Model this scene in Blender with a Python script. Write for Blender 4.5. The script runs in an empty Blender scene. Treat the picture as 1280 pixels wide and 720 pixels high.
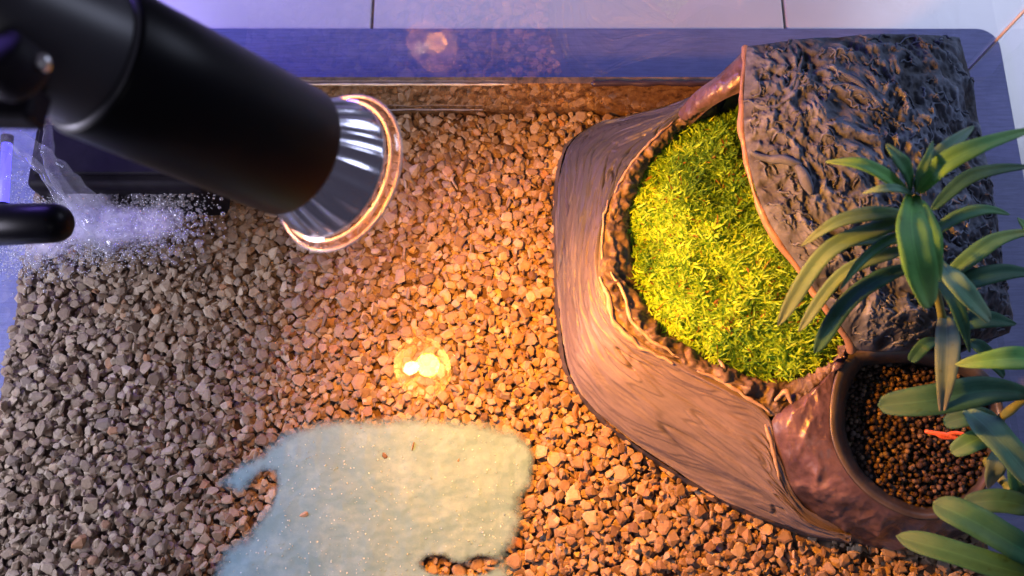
import bpy, bmesh, math, random
import numpy as np
from mathutils import Vector, Matrix, noise

R = math.radians
random.seed(7)
rng = np.random.default_rng(7)
sc = bpy.context.scene
COL = sc.collection

# ------------------------------------------------------------------ camera
HC, TILT, FPX = 0.60, R(16.7), 1108.0          # metres above the gravel, tilt off straight-down, focal in photo px
cam_d = bpy.data.cameras.new('camera')
cam = bpy.data.objects.new('camera', cam_d)
COL.objects.link(cam)
cam.location = (0, 0, HC)
cam.rotation_euler = (TILT, 0, 0)
cam_d.sensor_width = 36.0
cam_d.lens = 36.0 * FPX / 1280.0
cam_d.clip_start, cam_d.clip_end = 0.01, 50.0
cam_d.dof.use_dof = True
cam_d.dof.focus_distance = 0.60
cam_d.dof.aperture_fstop = 9.0
sc.camera = cam

# ------------------------------------------------------------------ world, lights, exposure
w = bpy.data.worlds.new('World'); sc.world = w; w.use_nodes = True
bg = w.node_tree.nodes['Background']
bg.inputs[0].default_value = (0.60, 0.55, 0.80, 1); bg.inputs[1].default_value = 0.13
def area(name, loc, target, size, energy, color):
    l = bpy.data.lights.new(name, 'AREA'); l.shape = 'DISK'; l.size = size; l.energy = energy; l.color = color
    o = bpy.data.objects.new(name, l); COL.objects.link(o); o.location = loc
    o.rotation_euler = (Vector(target) - Vector(loc)).to_track_quat('-Z', 'Y').to_euler()
    return o
area('room_lamp', (0.2, -1.6, 2.1), (0.0, 0.2, 0), 0.9, 4.0, (0.94, 0.94, 1.0))
area('added_rear_fill', (0.80, 0.85, 0.62), (0.25, 0.35, 0), 0.45, 5.6, (0.68, 0.74, 1.0))  # unseen fill light added to brighten roof, plants and tiles
area('added_left_fill', (-0.62, 0.06, 0.31), (-0.37, 0.10, 0.0), 0.20, 4.0, (0.82, 0.78, 0.98))  # unseen fill light added for the cool ambient on the left
area('blue_aquarium_lamp', (-0.50, 0.62, 0.34), (-0.20, 0.34, -0.02), 0.16, 2.8, (0.24, 0.14, 1.0))
sc.view_settings.view_transform = 'Standard'; sc.view_settings.look = 'None'
sc.view_settings.gamma = 1.0; sc.view_settings.use_curve_mapping = False
sc.view_settings.exposure = 0.0
sc.render.engine = 'CYCLES'
sc.cycles.use_denoising = True
sc.cycles.max_bounces = 10; sc.cycles.transparent_max_bounces = 24
sc.cycles.glossy_bounces = 6
sc.cycles.sample_clamp_indirect = 80.0
sc.cycles.caustics_reflective = False; sc.cycles.caustics_refractive = False

# ------------------------------------------------------------------ helpers
sa, ca = math.sin(TILT), math.cos(TILT)
def ray(px, py):
    x, y = px - 640.0, 360.0 - py
    return Vector((x, FPX * sa + y * ca, -FPX * ca + y * sa))
def W(px, py, z=0.0):
    """the point at height z that the photograph shows at (px, py)"""
    r = ray(px, py); return Vector((0, 0, HC)) + r * ((z - HC) / r.z)
def D(px, py, depth):
    return Vector((0, 0, HC)) + ray(px, py) * (depth / FPX)

def mesh_obj(name, verts, faces, mat=None, parent=None, smooth=True):
    me = bpy.data.meshes.new(name)
    me.from_pydata([tuple(v) for v in verts], [], faces); me.update()
    if mat: me.materials.append(mat)
    if smooth: me.shade_smooth()
    o = bpy.data.objects.new(name, me); COL.objects.link(o)
    if parent: o.parent = parent
    return o
def np_mesh(name, verts, tris, mat, parent=None, smooth=False, cols=None):
    """triangle soup from numpy arrays; cols = one colour per vertex"""
    me = bpy.data.meshes.new(name)
    nv, nf = len(verts), len(tris)
    me.vertices.add(nv); me.vertices.foreach_set('co', np.ascontiguousarray(verts, dtype=np.float32).ravel())
    me.loops.add(nf * 3); me.loops.foreach_set('vertex_index', np.ascontiguousarray(tris, dtype=np.int32).ravel())
    me.polygons.add(nf); me.polygons.foreach_set('loop_start', np.arange(0, nf * 3, 3, dtype=np.int32))
    me.update(calc_edges=True); me.validate()
    if cols is not None:
        a = me.color_attributes.new('tint', 'FLOAT_COLOR', 'POINT')
        c = np.ones((nv, 4), dtype=np.float32); c[:, :3] = cols
        a.data.foreach_set('color', c.ravel())
    me.materials.append(mat)
    if smooth: me.shade_smooth()
    else: me.shade_flat()
    o = bpy.data.objects.new(name, me); COL.objects.link(o)
    if parent: o.parent = parent
    return o
def empty(name, loc, label=None, cat=None, group=None):
    o = bpy.data.objects.new(name, None); COL.objects.link(o); o.location = loc
    o.empty_display_size = 0.02
    return tag(o, label, cat, group)
def tag(o, label=None, cat=None, group=None, kind=None):
    if label: o['label'] = label
    if cat: o['category'] = cat
    if group: o['group'] = group
    if kind: o['kind'] = kind
    return o
def adopt(child, parent):
    """parent keeping the world place (parents are unrotated empties)"""
    child.parent = parent
    child.matrix_parent_inverse = Matrix.Translation(-parent.location)
    return child
def box_verts(c, s):
    cx, cy, cz = c; a, b, d = s[0] / 2, s[1] / 2, s[2] / 2
    v = [(cx + i * a, cy + j * b, cz + k * d) for i in (-1, 1) for j in (-1, 1) for k in (-1, 1)]
    f = [(0, 1, 3, 2), (4, 6, 7, 5), (0, 4, 5, 1), (2, 3, 7, 6), (0, 2, 6, 4), (1, 5, 7, 3)]
    return v, f
def box(name, c, s, mat, parent=None, bevel=0.0, seg=3):
    v, f = box_verts(c, s); o = mesh_obj(name, v, f, mat, None, False)
    if bevel:
        m = o.modifiers.new('bevel', 'BEVEL'); m.width = bevel; m.segments = seg
        o.data.shade_smooth()
        m2 = o.modifiers.new('wn', 'WEIGHTED_NORMAL')
    if parent: adopt(o, parent)
    return o
def cr(pts, n):
    """Catmull-Rom through pts, n samples"""
    P = [Vector(p) for p in pts]; m = len(P) - 1; out = []
    for i in range(n):
        t = i / (n - 1) * m; k = min(int(t), m - 1); f = t - k
        p0 = P[max(k - 1, 0)]; p1 = P[k]; p2 = P[k + 1]; p3 = P[min(k + 2, m)]
        out.append(0.5 * ((2 * p1) + (p2 - p0) * f + (2 * p0 - 5 * p1 + 4 * p2 - p3) * f * f + (3 * p1 - p0 - 3 * p2 + p3) * f ** 3))
    return out
def tube(path, radii, seg=12, cap=True):
    """round tube along a list of points -> verts, faces"""
    V, F = [], []; n = len(path); side = None
    for i, p in enumerate(path):
        t = (path[min(i + 1, n - 1)] - path[max(i - 1, 0)]).normalized()
        if side is None:
            side = t.orthogonal().normalized()
        side = (side - t * side.dot(t)).normalized(); up = t.cross(side)
        r = radii[i] if hasattr(radii, '__len__') else radii
        for k in range(seg):
            a = 2 * math.pi * k / seg
            V.append(p + (side * math.cos(a) + up * math.sin(a)) * r)
    for i in range(n - 1):
        for k in range(seg):
            a, b = i * seg + k, i * seg + (k + 1) % seg
            F.append((a, b, b + seg, a + seg))
    if cap:
        F.append(tuple(reversed(range(seg)))); F.append(tuple(range((n - 1) * seg, n * seg)))
    return V, F
def frame_axis(axis):
    a = axis.normalized(); s = a.orthogonal().normalized(); return a, s, a.cross(s)
def lathe(origin, axis, prof, seg=48, mod=None, close0=False, close1=False):
    """prof = [(along, radius)...]; mod(i, ang) -> radius factor"""
    a, s, u = frame_axis(axis); V, F = [], []
    for i, (d, r) in enumerate(prof):
        for k in range(seg):
            an = 2 * math.pi * k / seg; rr = r * (mod(i, an) if mod else 1)
            V.append(origin + a * d + (s * math.cos(an) + u * math.sin(an)) * rr)
    for i in range(len(prof) - 1):
        for k in range(seg):
            x, y = i * seg + k, i * seg + (k + 1) % seg
            F.append((x, y, y + seg, x + seg))
    if close0: F.append(tuple(reversed(range(seg))))
    if close1: F.append(tuple(range((len(prof) - 1) * seg, len(prof) * seg)))
    return V, F
def grid_faces(nu, nv, off=0):
    return [(off + i * nv + j, off + (i + 1) * nv + j, off + (i + 1) * nv + j + 1, off + i * nv + j + 1)
            for i in range(nu - 1) for j in range(nv - 1)]
def pip(x, y, poly):
    c = False; j = len(poly) - 1
    for i in range(len(poly)):
        xi, yi = poly[i][0], poly[i][1]; xj, yj = poly[j][0], poly[j][1]
        if (yi > y) != (yj > y) and x < (xj - xi) * (y - yi) / (yj - yi) + xi: c = not c
        j = i
    return c
def dist_poly(x, y, poly):
    d = np.full(x.shape, 9.0)
    for i in range(len(poly)):
        ax, ay = poly[i - 1].x, poly[i - 1].y; bx, by = poly[i].x - ax, poly[i].y - ay
        tt = np.clip(((x - ax) * bx + (y - ay) * by) / (bx * bx + by * by), 0, 1)
        d = np.minimum(d, np.hypot(x - ax - tt * bx, y - ay - tt * by))
    return d
def pip_np(x, y, poly):
    c = np.zeros(len(x), bool); j = len(poly) - 1
    for i in range(len(poly)):
        xi, yi = poly[i][0], poly[i][1]; xj, yj = poly[j][0], poly[j][1]
        if yi != yj:
            c ^= ((yi > y) != (yj > y)) & (x < (xj - xi) * (y - yi) / (yj - yi) + xi)
        j = i
    return c

# ------------------------------------------------------------------ materials
def nt(name):
    m = bpy.data.materials.new(name); m.use_nodes = True
    t = m.node_tree; b = t.nodes['Principled BSDF']; return m, t, b
def principled(name, col, rough=0.5, metal=0.0, spec=0.5, coat=0.0):
    m, t, b = nt(name)
    b.inputs['Base Color'].default_value = (*col, 1); b.inputs['Roughness'].default_value = rough
    b.inputs['Metallic'].default_value = metal; b.inputs['Specular IOR Level'].default_value = spec
    b.inputs['Coat Weight'].default_value = coat
    return m
def ramp(t, stops, fac=None):
    n = t.nodes.new('ShaderNodeValToRGB'); e = n.color_ramp.elements
    while len(e) > 1: e.remove(e[-1])
    e[0].position = stops[0][0]; e[0].color = (*stops[0][1], 1)
    for p, c in stops[1:]:
        k = e.new(p); k.color = (*c, 1)
    if fac: t.links.new(fac, n.inputs[0])
    return n
def tex_noise(t, scale, detail=6, rough=0.6, vec=None, dist=0.0):
    n = t.nodes.new('ShaderNodeTexNoise'); n.inputs['Scale'].default_value = scale
    n.inputs['Detail'].default_value = detail; n.inputs['Roughness'].default_value = rough
    n.inputs['Distortion'].default_value = dist
    if vec: t.links.new(vec, n.inputs['Vector'])
    return n
def obj_coord(t):
    return t.nodes.new('ShaderNodeTexCoord').outputs['Object']
def geo_pos(t):
    return t.nodes.new('ShaderNodeNewGeometry').outputs['Position']
def bump(t, b, height, strength=0.4, dist=0.001):
    n = t.nodes.new('ShaderNodeBump'); n.inputs['Strength'].default_value = strength; n.inputs['Distance'].default_value = dist
    t.links.new(height, n.inputs['Height']); t.links.new(n.outputs[0], b.inputs['Normal']); return n
def mixc(t, a, b, fac, mode='MIX'):
    n = t.nodes.new('ShaderNodeMix'); n.data_type = 'RGBA'; n.blend_type = mode
    for s, v in ((n.inputs[0], fac), (n.inputs[6], a), (n.inputs[7], b)):
        if isinstance(v, (tuple, list)): s.default_value = (*v, 1)
        elif isinstance(v, (int, float)): s.default_value = v
        else: t.links.new(v, s)
    return n.outputs[2]
def noisy(name, stops, scale, rough=0.5, bump_s=0.3, bump_d=0.0005, bscale=None, spec=0.5, coat=0.0, detail=6):
    m, t, b = nt(name); v = geo_pos(t)
    n = tex_noise(t, scale, detail, 0.6, v); r = ramp(t, stops, n.outputs[0])
    t.links.new(r.outputs[0], b.inputs['Base Color']); b.inputs['Roughness'].default_value = rough
    b.inputs['Specular IOR Level'].default_value = spec; b.inputs['Coat Weight'].default_value = coat
    if bump_s:
        n2 = tex_noise(t, bscale or scale * 3, 8, 0.65, v); bump(t, b, n2.outputs[0], bump_s, bump_d)
    return m

CHIP = [(0.0, (0.14, 0.095, 0.065)), (0.14, (0.24, 0.165, 0.115)), (0.32, (0.30, 0.22, 0.155)), (0.5, (0.25, 0.20, 0.16)),
        (0.68, (0.35, 0.26, 0.18)), (0.84, (0.40, 0.32, 0.24)), (0.94, (0.47, 0.39, 0.30)), (1.0, (0.36, 0.19, 0.10))]
def chip_material(name, src):
    m, t, b = nt(name); v = geo_pos(t)
    if src == 'object':
        oi = t.nodes.new('ShaderNodeObjectInfo'); base = ramp(t, CHIP, oi.outputs['Random']).outputs[0]
    else:
        a = t.nodes.new('ShaderNodeAttribute'); a.attribute_name = 'tint'; base = a.outputs['Color']
    n = tex_noise(t, 420, 5, 0.7, v); r = ramp(t, [(0.25, (0.70, 0.68, 0.66)), (0.7, (1.08, 1.06, 1.05))], n.outputs[0])
    c = mixc(t, base, r.outputs[0], 1.0, 'MULTIPLY')
    t.links.new(c, b.inputs['Base Color']); b.inputs['Roughness'].default_value = 0.62
    b.inputs['Specular IOR Level'].default_value = 0.35
    bump(t, b, tex_noise(t, 900, 4, 0.6, v).outputs[0], 0.35, 0.0006)
    return m
M_chip_o = chip_material('gravel_stone', 'object'); M_chip_s = chip_material('gravel_stone_mass', 'attr')
M_bed = noisy('gravel_bed_fines', [(0.3, (0.05, 0.03, 0.02)), (0.7, (0.14, 0.085, 0.055))], 300, 0.9)
M_tile = noisy('white_tile', [(0.3, (0.66, 0.65, 0.67)), (0.7, (0.74, 0.73, 0.75))], 9, 0.22, 0.05, 0.0004)
M_grout = noisy('grout', [(0.3, (0.34, 0.33, 0.35)), (0.7, (0.44, 0.43, 0.45))], 200, 0.9)
M_black = principled('black_paint', (0.002, 0.002, 0.0035), 0.38, 0, 0.09)
M_black_plastic = noisy('black_plastic', [(0.3, (0.005, 0.004, 0.007)), (0.7, (0.010, 0.008, 0.013))], 120, 0.6, 0.1, 0.0003, None, 0.12)
M_grey_metal = principled('dark_grey_cap', (0.022, 0.022, 0.028), 0.42, 0.0, .4)
M_rimline = principled('grey_metal_edge', (0.06, 0.06, 0.07), 0.35, 0.4)
M_screw = principled('screw_steel', (0.6, 0.6, 0.6), 0.25, 1.0)

def mat_material():
    m, t, b = nt('blue_mat_fabric'); v = geo_pos(t)
    n = tex_noise(t, 22, 6, 0.65, v); r = ramp(t, [(0.3, (0.135, 0.160, 0.34)), (0.7, (0.19, 0.215, 0.43))], n.outputs[0])
    mp = t.nodes.new('ShaderNodeMapping'); mp.inputs['Scale'].default_value = (60, 700, 60); t.links.new(v, mp.inputs[0])
    n2 = tex_noise(t, 1.0, 3, 0.6, mp.outputs[0])
    r2 = ramp(t, [(0.3, (0.82, 0.82, 0.82)), (0.7, (1.12, 1.12, 1.12))], n2.outputs[0])
    t.links.new(mixc(t, r.outputs[0], r2.outputs[0], 1.0, 'MULTIPLY'), b.inputs['Base Color'])
    b.inputs['Roughness'].default_value = 0.75; b.inputs['Sheen Weight'].default_value = 0.1
    bump(t, b, n2.outputs[0], 0.25, 0.0006); return m
M_mat = mat_material()

def clear_material(name, ior, tint=(1, 1, 1), rough=0.0, ripple=0.0, white=0.0, boost=1.0):
    """clear sheet: what is behind shows through, surfaces reflect by Fresnel's law"""
    m = bpy.data.materials.new(name); m.use_nodes = True; t = m.node_tree; t.nodes.clear()
    out = t.nodes.new('ShaderNodeOutputMaterial'); tr = t.nodes.new('ShaderNodeBsdfTransparent')
    tr.inputs[0].default_value = (*tint, 1)
    gl = t.nodes.new('ShaderNodeBsdfGlossy'); gl.inputs['Roughness'].default_value = rough
    fr = t.nodes.new('ShaderNodeFresnel'); fr.inputs[0].default_value = ior
    mx = t.nodes.new('ShaderNodeMixShader')
    if ripple:
        v = geo_pos(t); n = tex_noise(t, 34, 2, 0.4, v); bp = t.nodes.new('ShaderNodeBump')
        bp.inputs['Strength'].default_value = ripple; bp.inputs['Distance'].default_value = 0.002
        t.links.new(n.outputs[0], bp.inputs['Height'])
        t.links.new(bp.outputs[0], gl.inputs['Normal'])
    fac = fr.outputs[0]
    if boost != 1.0:
        mu = t.nodes.new('ShaderNodeMath'); mu.operation = 'MULTIPLY'; mu.use_clamp = True
        mu.inputs[1].default_value = boost; t.links.new(fac, mu.inputs[0]); fac = mu.outputs[0]
    ge = t.nodes.new('ShaderNodeNewGeometry'); iv = t.nodes.new('ShaderNodeMath'); iv.operation = 'SUBTRACT'
    iv.inputs[0].default_value = 1.0; t.links.new(ge.outputs['Backfacing'], iv.inputs[1])
    m3 = t.nodes.new('ShaderNodeMath'); m3.operation = 'MULTIPLY'; t.links.new(fac, m3.inputs[0]); t.links.new(iv.outputs[0], m3.inputs[1])
    t.links.new(m3.outputs[0], mx.inputs[0]); t.links.new(tr.outputs[0], mx.inputs[1]); t.links.new(gl.outputs[0], mx.inputs[2])
    last = mx.outputs[0]
    if white:
        df = t.nodes.new('ShaderNodeBsdfTranslucent'); df.inputs[0].default_value = (0.8, 0.8, 0.85, 1)
        d2 = t.nodes.new('ShaderNodeBsdfDiffuse'); d2.inputs[0].default_value = (0.8, 0.8, 0.85, 1)
        ad = t.nodes.new('ShaderNodeMixShader'); ad.inputs[0].default_value = 0.5
        t.links.new(df.outputs[0], ad.inputs[1]); t.links.new(d2.outputs[0], ad.inputs[2])
        m2 = t.nodes.new('ShaderNodeMixShader'); m2.inputs[0].default_value = white
        t.links.new(last, m2.inputs[1]); t.links.new(ad.outputs[0], m2.inputs[2]); last = m2.outputs[0]
    t.links.new(last, out.inputs[0]); return m
M_water = clear_material('water_surface', 1.33, (0.97, 0.985, 0.98), 0.0, 0.02)
M_glass = clear_material('tank_glass', 1.5, (0.95, 0.97, 0.97), 0.0, 0, 0, 2.0)   # both faces of the pane reflect
M_bubble = clear_material('bubble_film', 1.4, (0.97, 0.97, 1), 0.05, 0, 0.20, 2.0)
M_stream = clear_material('falling_water', 1.33, (0.96, 0.96, 1), 0.05, 0.5, 0.09, 1.5)

def wet_glass():
    """glass below the waterline: seen from above it mirrors the inside of the tank (total reflection)"""
    m = bpy.data.materials.new('submerged_glass'); m.use_nodes = True; t = m.node_tree; t.nodes.clear()
    out = t.nodes.new('ShaderNodeOutputMaterial'); gl = t.nodes.new('ShaderNodeBsdfGlossy')
    gl.inputs[0].default_value = (0.86, 0.86, 0.84, 1); gl.inputs['Roughness'].default_value = 0.03
    df = t.nodes.new('ShaderNodeBsdfDiffuse'); n = tex_noise(t, 160, 6, 0.7, geo_pos(t))     # added tan diffuse colour standing in for lamp light on the mirrored gravel
    r = ramp(t, [(.35, (.10, .055, .025)), (.5, (.34, .20, .10)), (.65, (.50, .34, .19))], n.outputs[0]); t.links.new(r.outputs[0], df.inputs[0])
    mx = t.nodes.new('ShaderNodeMixShader'); mx.inputs[0].default_value = .42
    t.links.new(gl.outputs[0], mx.inputs[1]); t.links.new(df.outputs[0], mx.inputs[2])
    t.links.new(mx.outputs[0], out.inputs[0]); return m
M_wet = wet_glass()

# ------------------------------------------------------------------ setting: floor tiles, mat
ZF = -0.052
floor = box('floor', (0, 0.2, ZF - 0.016), (4, 4, 0.02), M_grout); tag(floor, kind='structure')
tv, tf = box_verts((0, 0, 0), (0.346, 0.346, 0.01))
tile_me = None
for ix in range(-3, 4):
    for iy in range(-2, 4):
        if tile_me is None:
            o = box('tile', (0, 0, 0), (0.3455, 0.3455, 0.012), M_tile, None, 0.0012, 2); tile_me = o.data
        else:
            o = bpy.data.objects.new('tile', tile_me); COL.objects.link(o)
            m = o.modifiers.new('bevel', 'BEVEL'); m.width = 0.0012; m.segments = 2
            o.modifiers.new('wn', 'WEIGHTED_NORMAL')
        o.location = (-0.118 + 0.174 + 0.348 * ix, 0.325 + 0.348 * iy, ZF - 0.0045)
        o.parent = floor
# mat with rounded corners
def rounded_rect(x0, y0, x1, y1, r, n=8):
    pts = []
    for cx, cy, a0 in ((x1 - r, y1 - r, 0), (x0 + r, y1 - r, 90), (x0 + r, y0 + r, 180), (x1 - r, y0 + r, 270)):
        for k in range(n + 1):
            a = R(a0 + 90 * k / n); pts.append((cx + r * math.cos(a), cy + r * math.sin(a)))
    return pts
def slab(name, outline, z0, z1, mat, parent=None, bevel=0.0):
    n = len(outline); V = [(x, y, z1) for x, y in outline] + [(x, y, z0) for x, y in outline]
    F = [tuple(range(n)), tuple(range(2 * n - 1, n - 1, -1))] + [(i, i + n, (i + 1) % n + n, (i + 1) % n) for i in range(n)]
    o = mesh_obj(name, V, F, mat, None, False)
    if bevel:
        m = o.modifiers.new('bevel', 'BEVEL'); m.width = bevel; m.segments = 3
    if parent: adopt(o, parent)
    return o
mat_o = slab('blue_mat', rounded_rect(-0.47, -0.16, 0.405, 0.42, 0.018), ZF + 0.002, -0.0455, M_mat, None, 0.0015)
tag(mat_o, 'blue fabric mat with rounded corners under the glass tank', 'mat')

# ------------------------------------------------------------------ tank
ZW = 0.040                                    # water level
XL, XR, YB, YF = -0.353, 0.314, 0.319, -0.075
tank = empty('glass_tank', (0, 0.12, -0.045), 'clear glass tank standing on the blue mat, gravel and shallow water inside', 'tank')
T = 0.005; ZT = 0.16
cx, cy = (XL + XR) / 2, (YF + YB) / 2
box('bottom_pane', (cx, cy, -0.0425), (XR - XL + 2 * T, YB - YF + 2 * T, 0.004), M_glass, tank)
for (c, s) in (((cx, YB + T / 2 + 0.0005, (ZT + ZW) / 2), (XR - XL, T, ZT - ZW)),
               ((cx, YF - T / 2, (ZT - 0.04) / 2), (XR - XL, T, ZT + 0.04)),
               ((XL - T / 2, cy, (ZT + ZW) / 2), (T, YB - YF, ZT - ZW)),
               ((XR + T / 2, cy, (ZT + ZW) / 2), (T, YB - YF, ZT - ZW))):
    box('pane', c, s, M_glass, tank, 0.0006, 2)
box('submerged_pane', (cx, YB + T / 2 + 0.0005, (ZW - 0.040) / 2 - 0.0002), (XR - XL, T, ZW + 0.040), M_wet, tank)
box('submerged_pane', (XL - T / 2, cy, (ZW - 0.040) / 2 - 0.0002), (T, YB - YF, ZW + 0.040), M_glass, tank)
box('submerged_pane', (XR + T / 2, cy, (ZW - 0.040) / 2 - 0.0002), (T, YB - YF, ZW + 0.040), M_glass, tank)
# cream bead painted as the bright waterline glint, dark strip, silicone in the corners
M_glint = noisy('waterline_glint_tone', [(0.35, (0.55, 0.46, 0.30)), (0.65, (0.80, 0.74, 0.58))], 130, 0.35, 0.3, 0.0003)
M_sil = principled('silicone', (0.22, 0.22, 0.28), 0.35)
M_dark_strip = principled('dark_strip_tone', (0.030, 0.022, 0.045), 0.4)
def seam(name, x0, x1, y, z, r, mat, wob=0.0):
    n = 60; pts = []; rr = []
    for i in range(n):
        x = x0 + (x1 - x0) * i / (n - 1)
        pts.append(Vector((x, y + wob * noise.noise((x * 60, 1, 2)), z + wob * noise.noise((x * 45, 5, 2)))))
        rr.append(r * (0.8 + 0.5 * noise.noise((x * 90, 3, 9))) * (0.15 if i in (0, n - 1) else 1))
    V, F = tube(pts, rr, 8); return adopt(mesh_obj(name, V, F, mat), tank)
seam('waterline_glint', W(350, 108, ZW).x, W(640, 108, ZW).x, YB - 0.0008, ZW + 0.0005, 0.0010, M_glint, 0.0003)
seam('dark_strip', W(738, 104, ZW).x, W(900, 104, ZW).x, YB - 0.0012, ZW + 0.0030, 0.0026, M_dark_strip, 0.0005)
seam('silicone_seam', W(480, 138).x, W(605, 138).x, YB - 0.001, 0.004, 0.0009, M_sil, 0.0006)
for x in (XL + 0.001, XR - 0.001):
    V, F = tube([Vector((x, YB - 0.001, -0.038)), Vector((x, YB - 0.001, ZT))], 0.0010, 8)
    adopt(mesh_obj('silicone_seam', V, F, principled('clear_silicone', (.55, .57, .66), .3)), tank)

# ------------------------------------------------------------------ platform outline (image point, height)
OUT = [(884, 104), (835, 124), (785, 138), (735, 152), (702, 182), (690, 240), (689, 320), (693, 400), (705, 470), (748, 527),
       (820, 582), (900, 630), (965, 658), (1015, 675), (1065, 682)]
OUTZ = [.062, .045, .032, .014] + [-.006] * 11
plat_poly = [W(x, y, max(z, 0)) for (x, y), z in zip(OUT, OUTZ)] + [W(1130, 680), W(1200, 660), W(1262, 600), W(1262, 400, .05), W(1240, 160, .08), W(1199, 60, .09), W(1000, 55, .11), W(936, 60, .108)]

# ------------------------------------------------------------------ gravel
bed = None
nx, ny = 90, 60
V = []
def bed_z(x, y):
    return 0.0022 * noise.noise((x * 14, y * 14, 0.3)) + 0.001 * noise.noise((x * 40, y * 40, 3.3))
for i in range(nx):
    for j in range(ny):
        x = XL + 0.001 + (XR - XL - 0.002) * i / (nx - 1); y = YF + 0.001 + (YB - YF - 0.002) * j / (ny - 1)
        V.append((x, y, -0.007 + bed_z(x, y)))
F = grid_faces(nx, ny)
# sides down to the bottom pane
bed = mesh_obj('gravel_bed', V, F, M_bed); tag(bed, kind='structure')
m = bed.modifiers.new('depth', 'SOLIDIFY'); m.thickness = 0.030; m.offset = -1

def chip_template(seed):
    r = random.Random(seed); bm = bmesh.new()
    k = r.randint(9, 13); fx, fy, fz = r.uniform(0.85, 1.2), r.uniform(0.58, 0.95), r.uniform(0.26, 0.50)
    for i in range(k):
        z = 1 - 2 * (i + 0.5) / k; a = i * 2.39996 + r.uniform(-.5, .5); q = math.sqrt(max(0, 1 - z * z)); s = r.uniform(0.82, 1.1)
        bm.verts.new((fx * q * math.cos(a) * s, fy * q * math.sin(a) * s, fz * z * s))
    bmesh.ops.convex_hull(bm, input=bm.verts)
    bmesh.ops.delete(bm, geom=[v for v in bm.verts if not v.link_faces], context='VERTS')
    bmesh.ops.triangulate(bm, faces=bm.faces)
    bm.verts.index_update()
    v = np.array([tuple(p.co) for p in bm.verts]); f = np.array([[q.index for q in fc.verts] for fc in bm.faces]); bm.free()
    return v, f
TEMPL = [chip_template(100 + i) for i in range(24)]
GLARE = [(300, 612), (283, 602), (300, 585), (330, 570), (352, 548), (400, 533), (450, 531), (510, 528), (560, 529), (610, 536), (648, 546), (664, 572),
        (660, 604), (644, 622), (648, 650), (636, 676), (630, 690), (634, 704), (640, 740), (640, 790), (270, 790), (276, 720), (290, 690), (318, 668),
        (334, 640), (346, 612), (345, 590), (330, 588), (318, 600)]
glare_poly = [W(x, y, 0) for x, y in GLARE]
def flake_template(seed):
    r = random.Random(seed); k = r.randint(5, 7); el = r.uniform(.62, 1.0); h = r.uniform(.16, .30); V = []
    base = []
    for i in range(k):
        a = 2 * math.pi * (i + r.uniform(-.28, .28)) / k; q = r.uniform(.78, 1.12); base.append((q * math.cos(a), q * el * math.sin(a)))
    tx, ty = r.uniform(-.08, .08), r.uniform(-.08, .08)
    for z, sc_ in ((h, .70), (h * .35, 1.0), (-h * .6, .94), (-h, .7)):
        for x, y in base:
            V.append((x * sc_, y * sc_, z + (x * tx + y * ty if z > 0 else 0) + r.uniform(-.03, .03)))
    F = []
    for L in range(3):
        for i in range(k):
            a, b, c, d = L * k + i, L * k + (i + 1) % k, (L + 1) * k + (i + 1) % k, (L + 1) * k + i
            F += [(a, c, b), (a, d, c)]
    for i in range(1, k - 1):
        F.append((0, i, i + 1)); F.append((3 * k, 3 * k + i + 1, 3 * k + i))
    return np.array(V), np.array(F)
TEMPL = [flake_template(300 + i) if i % 3 else t_ for i, t_ in enumerate(TEMPL)]
def rotmats(yaw, tx, ty):
    cz, sz = np.cos(yaw), np.sin(yaw); cX, sX = np.cos(tx), np.sin(tx); cY, sY = np.cos(ty), np.sin(ty)
    Z = np.zeros_like(yaw); O = np.ones_like(yaw)
    Rz = np.stack([cz, -sz, Z, sz, cz, Z, Z, Z, O], 1).reshape(-1, 3, 3)
    Rx = np.stack([O, Z, Z, Z, cX, -sX, Z, sX, cX], 1).reshape(-1, 3, 3)
    Ry = np.stack([cY, Z, sY, Z, O, Z, -sY, Z, cY], 1).reshape(-1, 3, 3)
    return Rx @ Ry @ Rz
chips = []       # x, y, z, radius, yaw, tx, ty, template
for layer, (sp, z0, smin, smax) in enumerate(((0.0064, -0.0050, 0.0036, 0.0052), (0.0063, -0.0024, 0.0025, 0.0052), (0.0082, 0.0006, 0.0018, 0.0058))):
    row = 0; y = YF + 0.005
    while y < YB - 0.0005:
        x = XL + 0.004 + (sp / 2 if row % 2 else 0)
        while x < XR - 0.004:
            jx, jy = x + random.uniform(-.42, .42) * sp, y + random.uniform(-.42, .42) * sp
            s = random.uniform(smin, smax) * (1.22 if random.random() < 0.06 else .62 if random.random() < .14 else 1)
            tl = 0.95 if random.random() < .18 else 0.26
            chips.append((jx, jy, z0 + bed_z(jx, jy) + random.uniform(-.0012, .0012), s, random.uniform(0, 6.28),
                          random.gauss(0, tl), random.gauss(0, tl), random.randrange(24)))
            x += sp
        y += sp * 0.87; row += 1
chips = np.array(chips)
ok = (chips[:, 0] > XL + .004) & (chips[:, 0] < XR - .004) & (chips[:, 1] < YB - .002)
inner = [Vector((p.x, p.y)) for p in plat_poly]
ctr = sum(inner, Vector((0, 0))) / len(inner)
shr = [ctr + (p - ctr) * 0.93 for p in inner]
ok &= ~pip_np(chips[:, 0], chips[:, 1], shr)
in_glare = pip_np(chips[:, 0], chips[:, 1], glare_poly); chips[in_glare, 2] -= .0008
chips = chips[ok]
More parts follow.
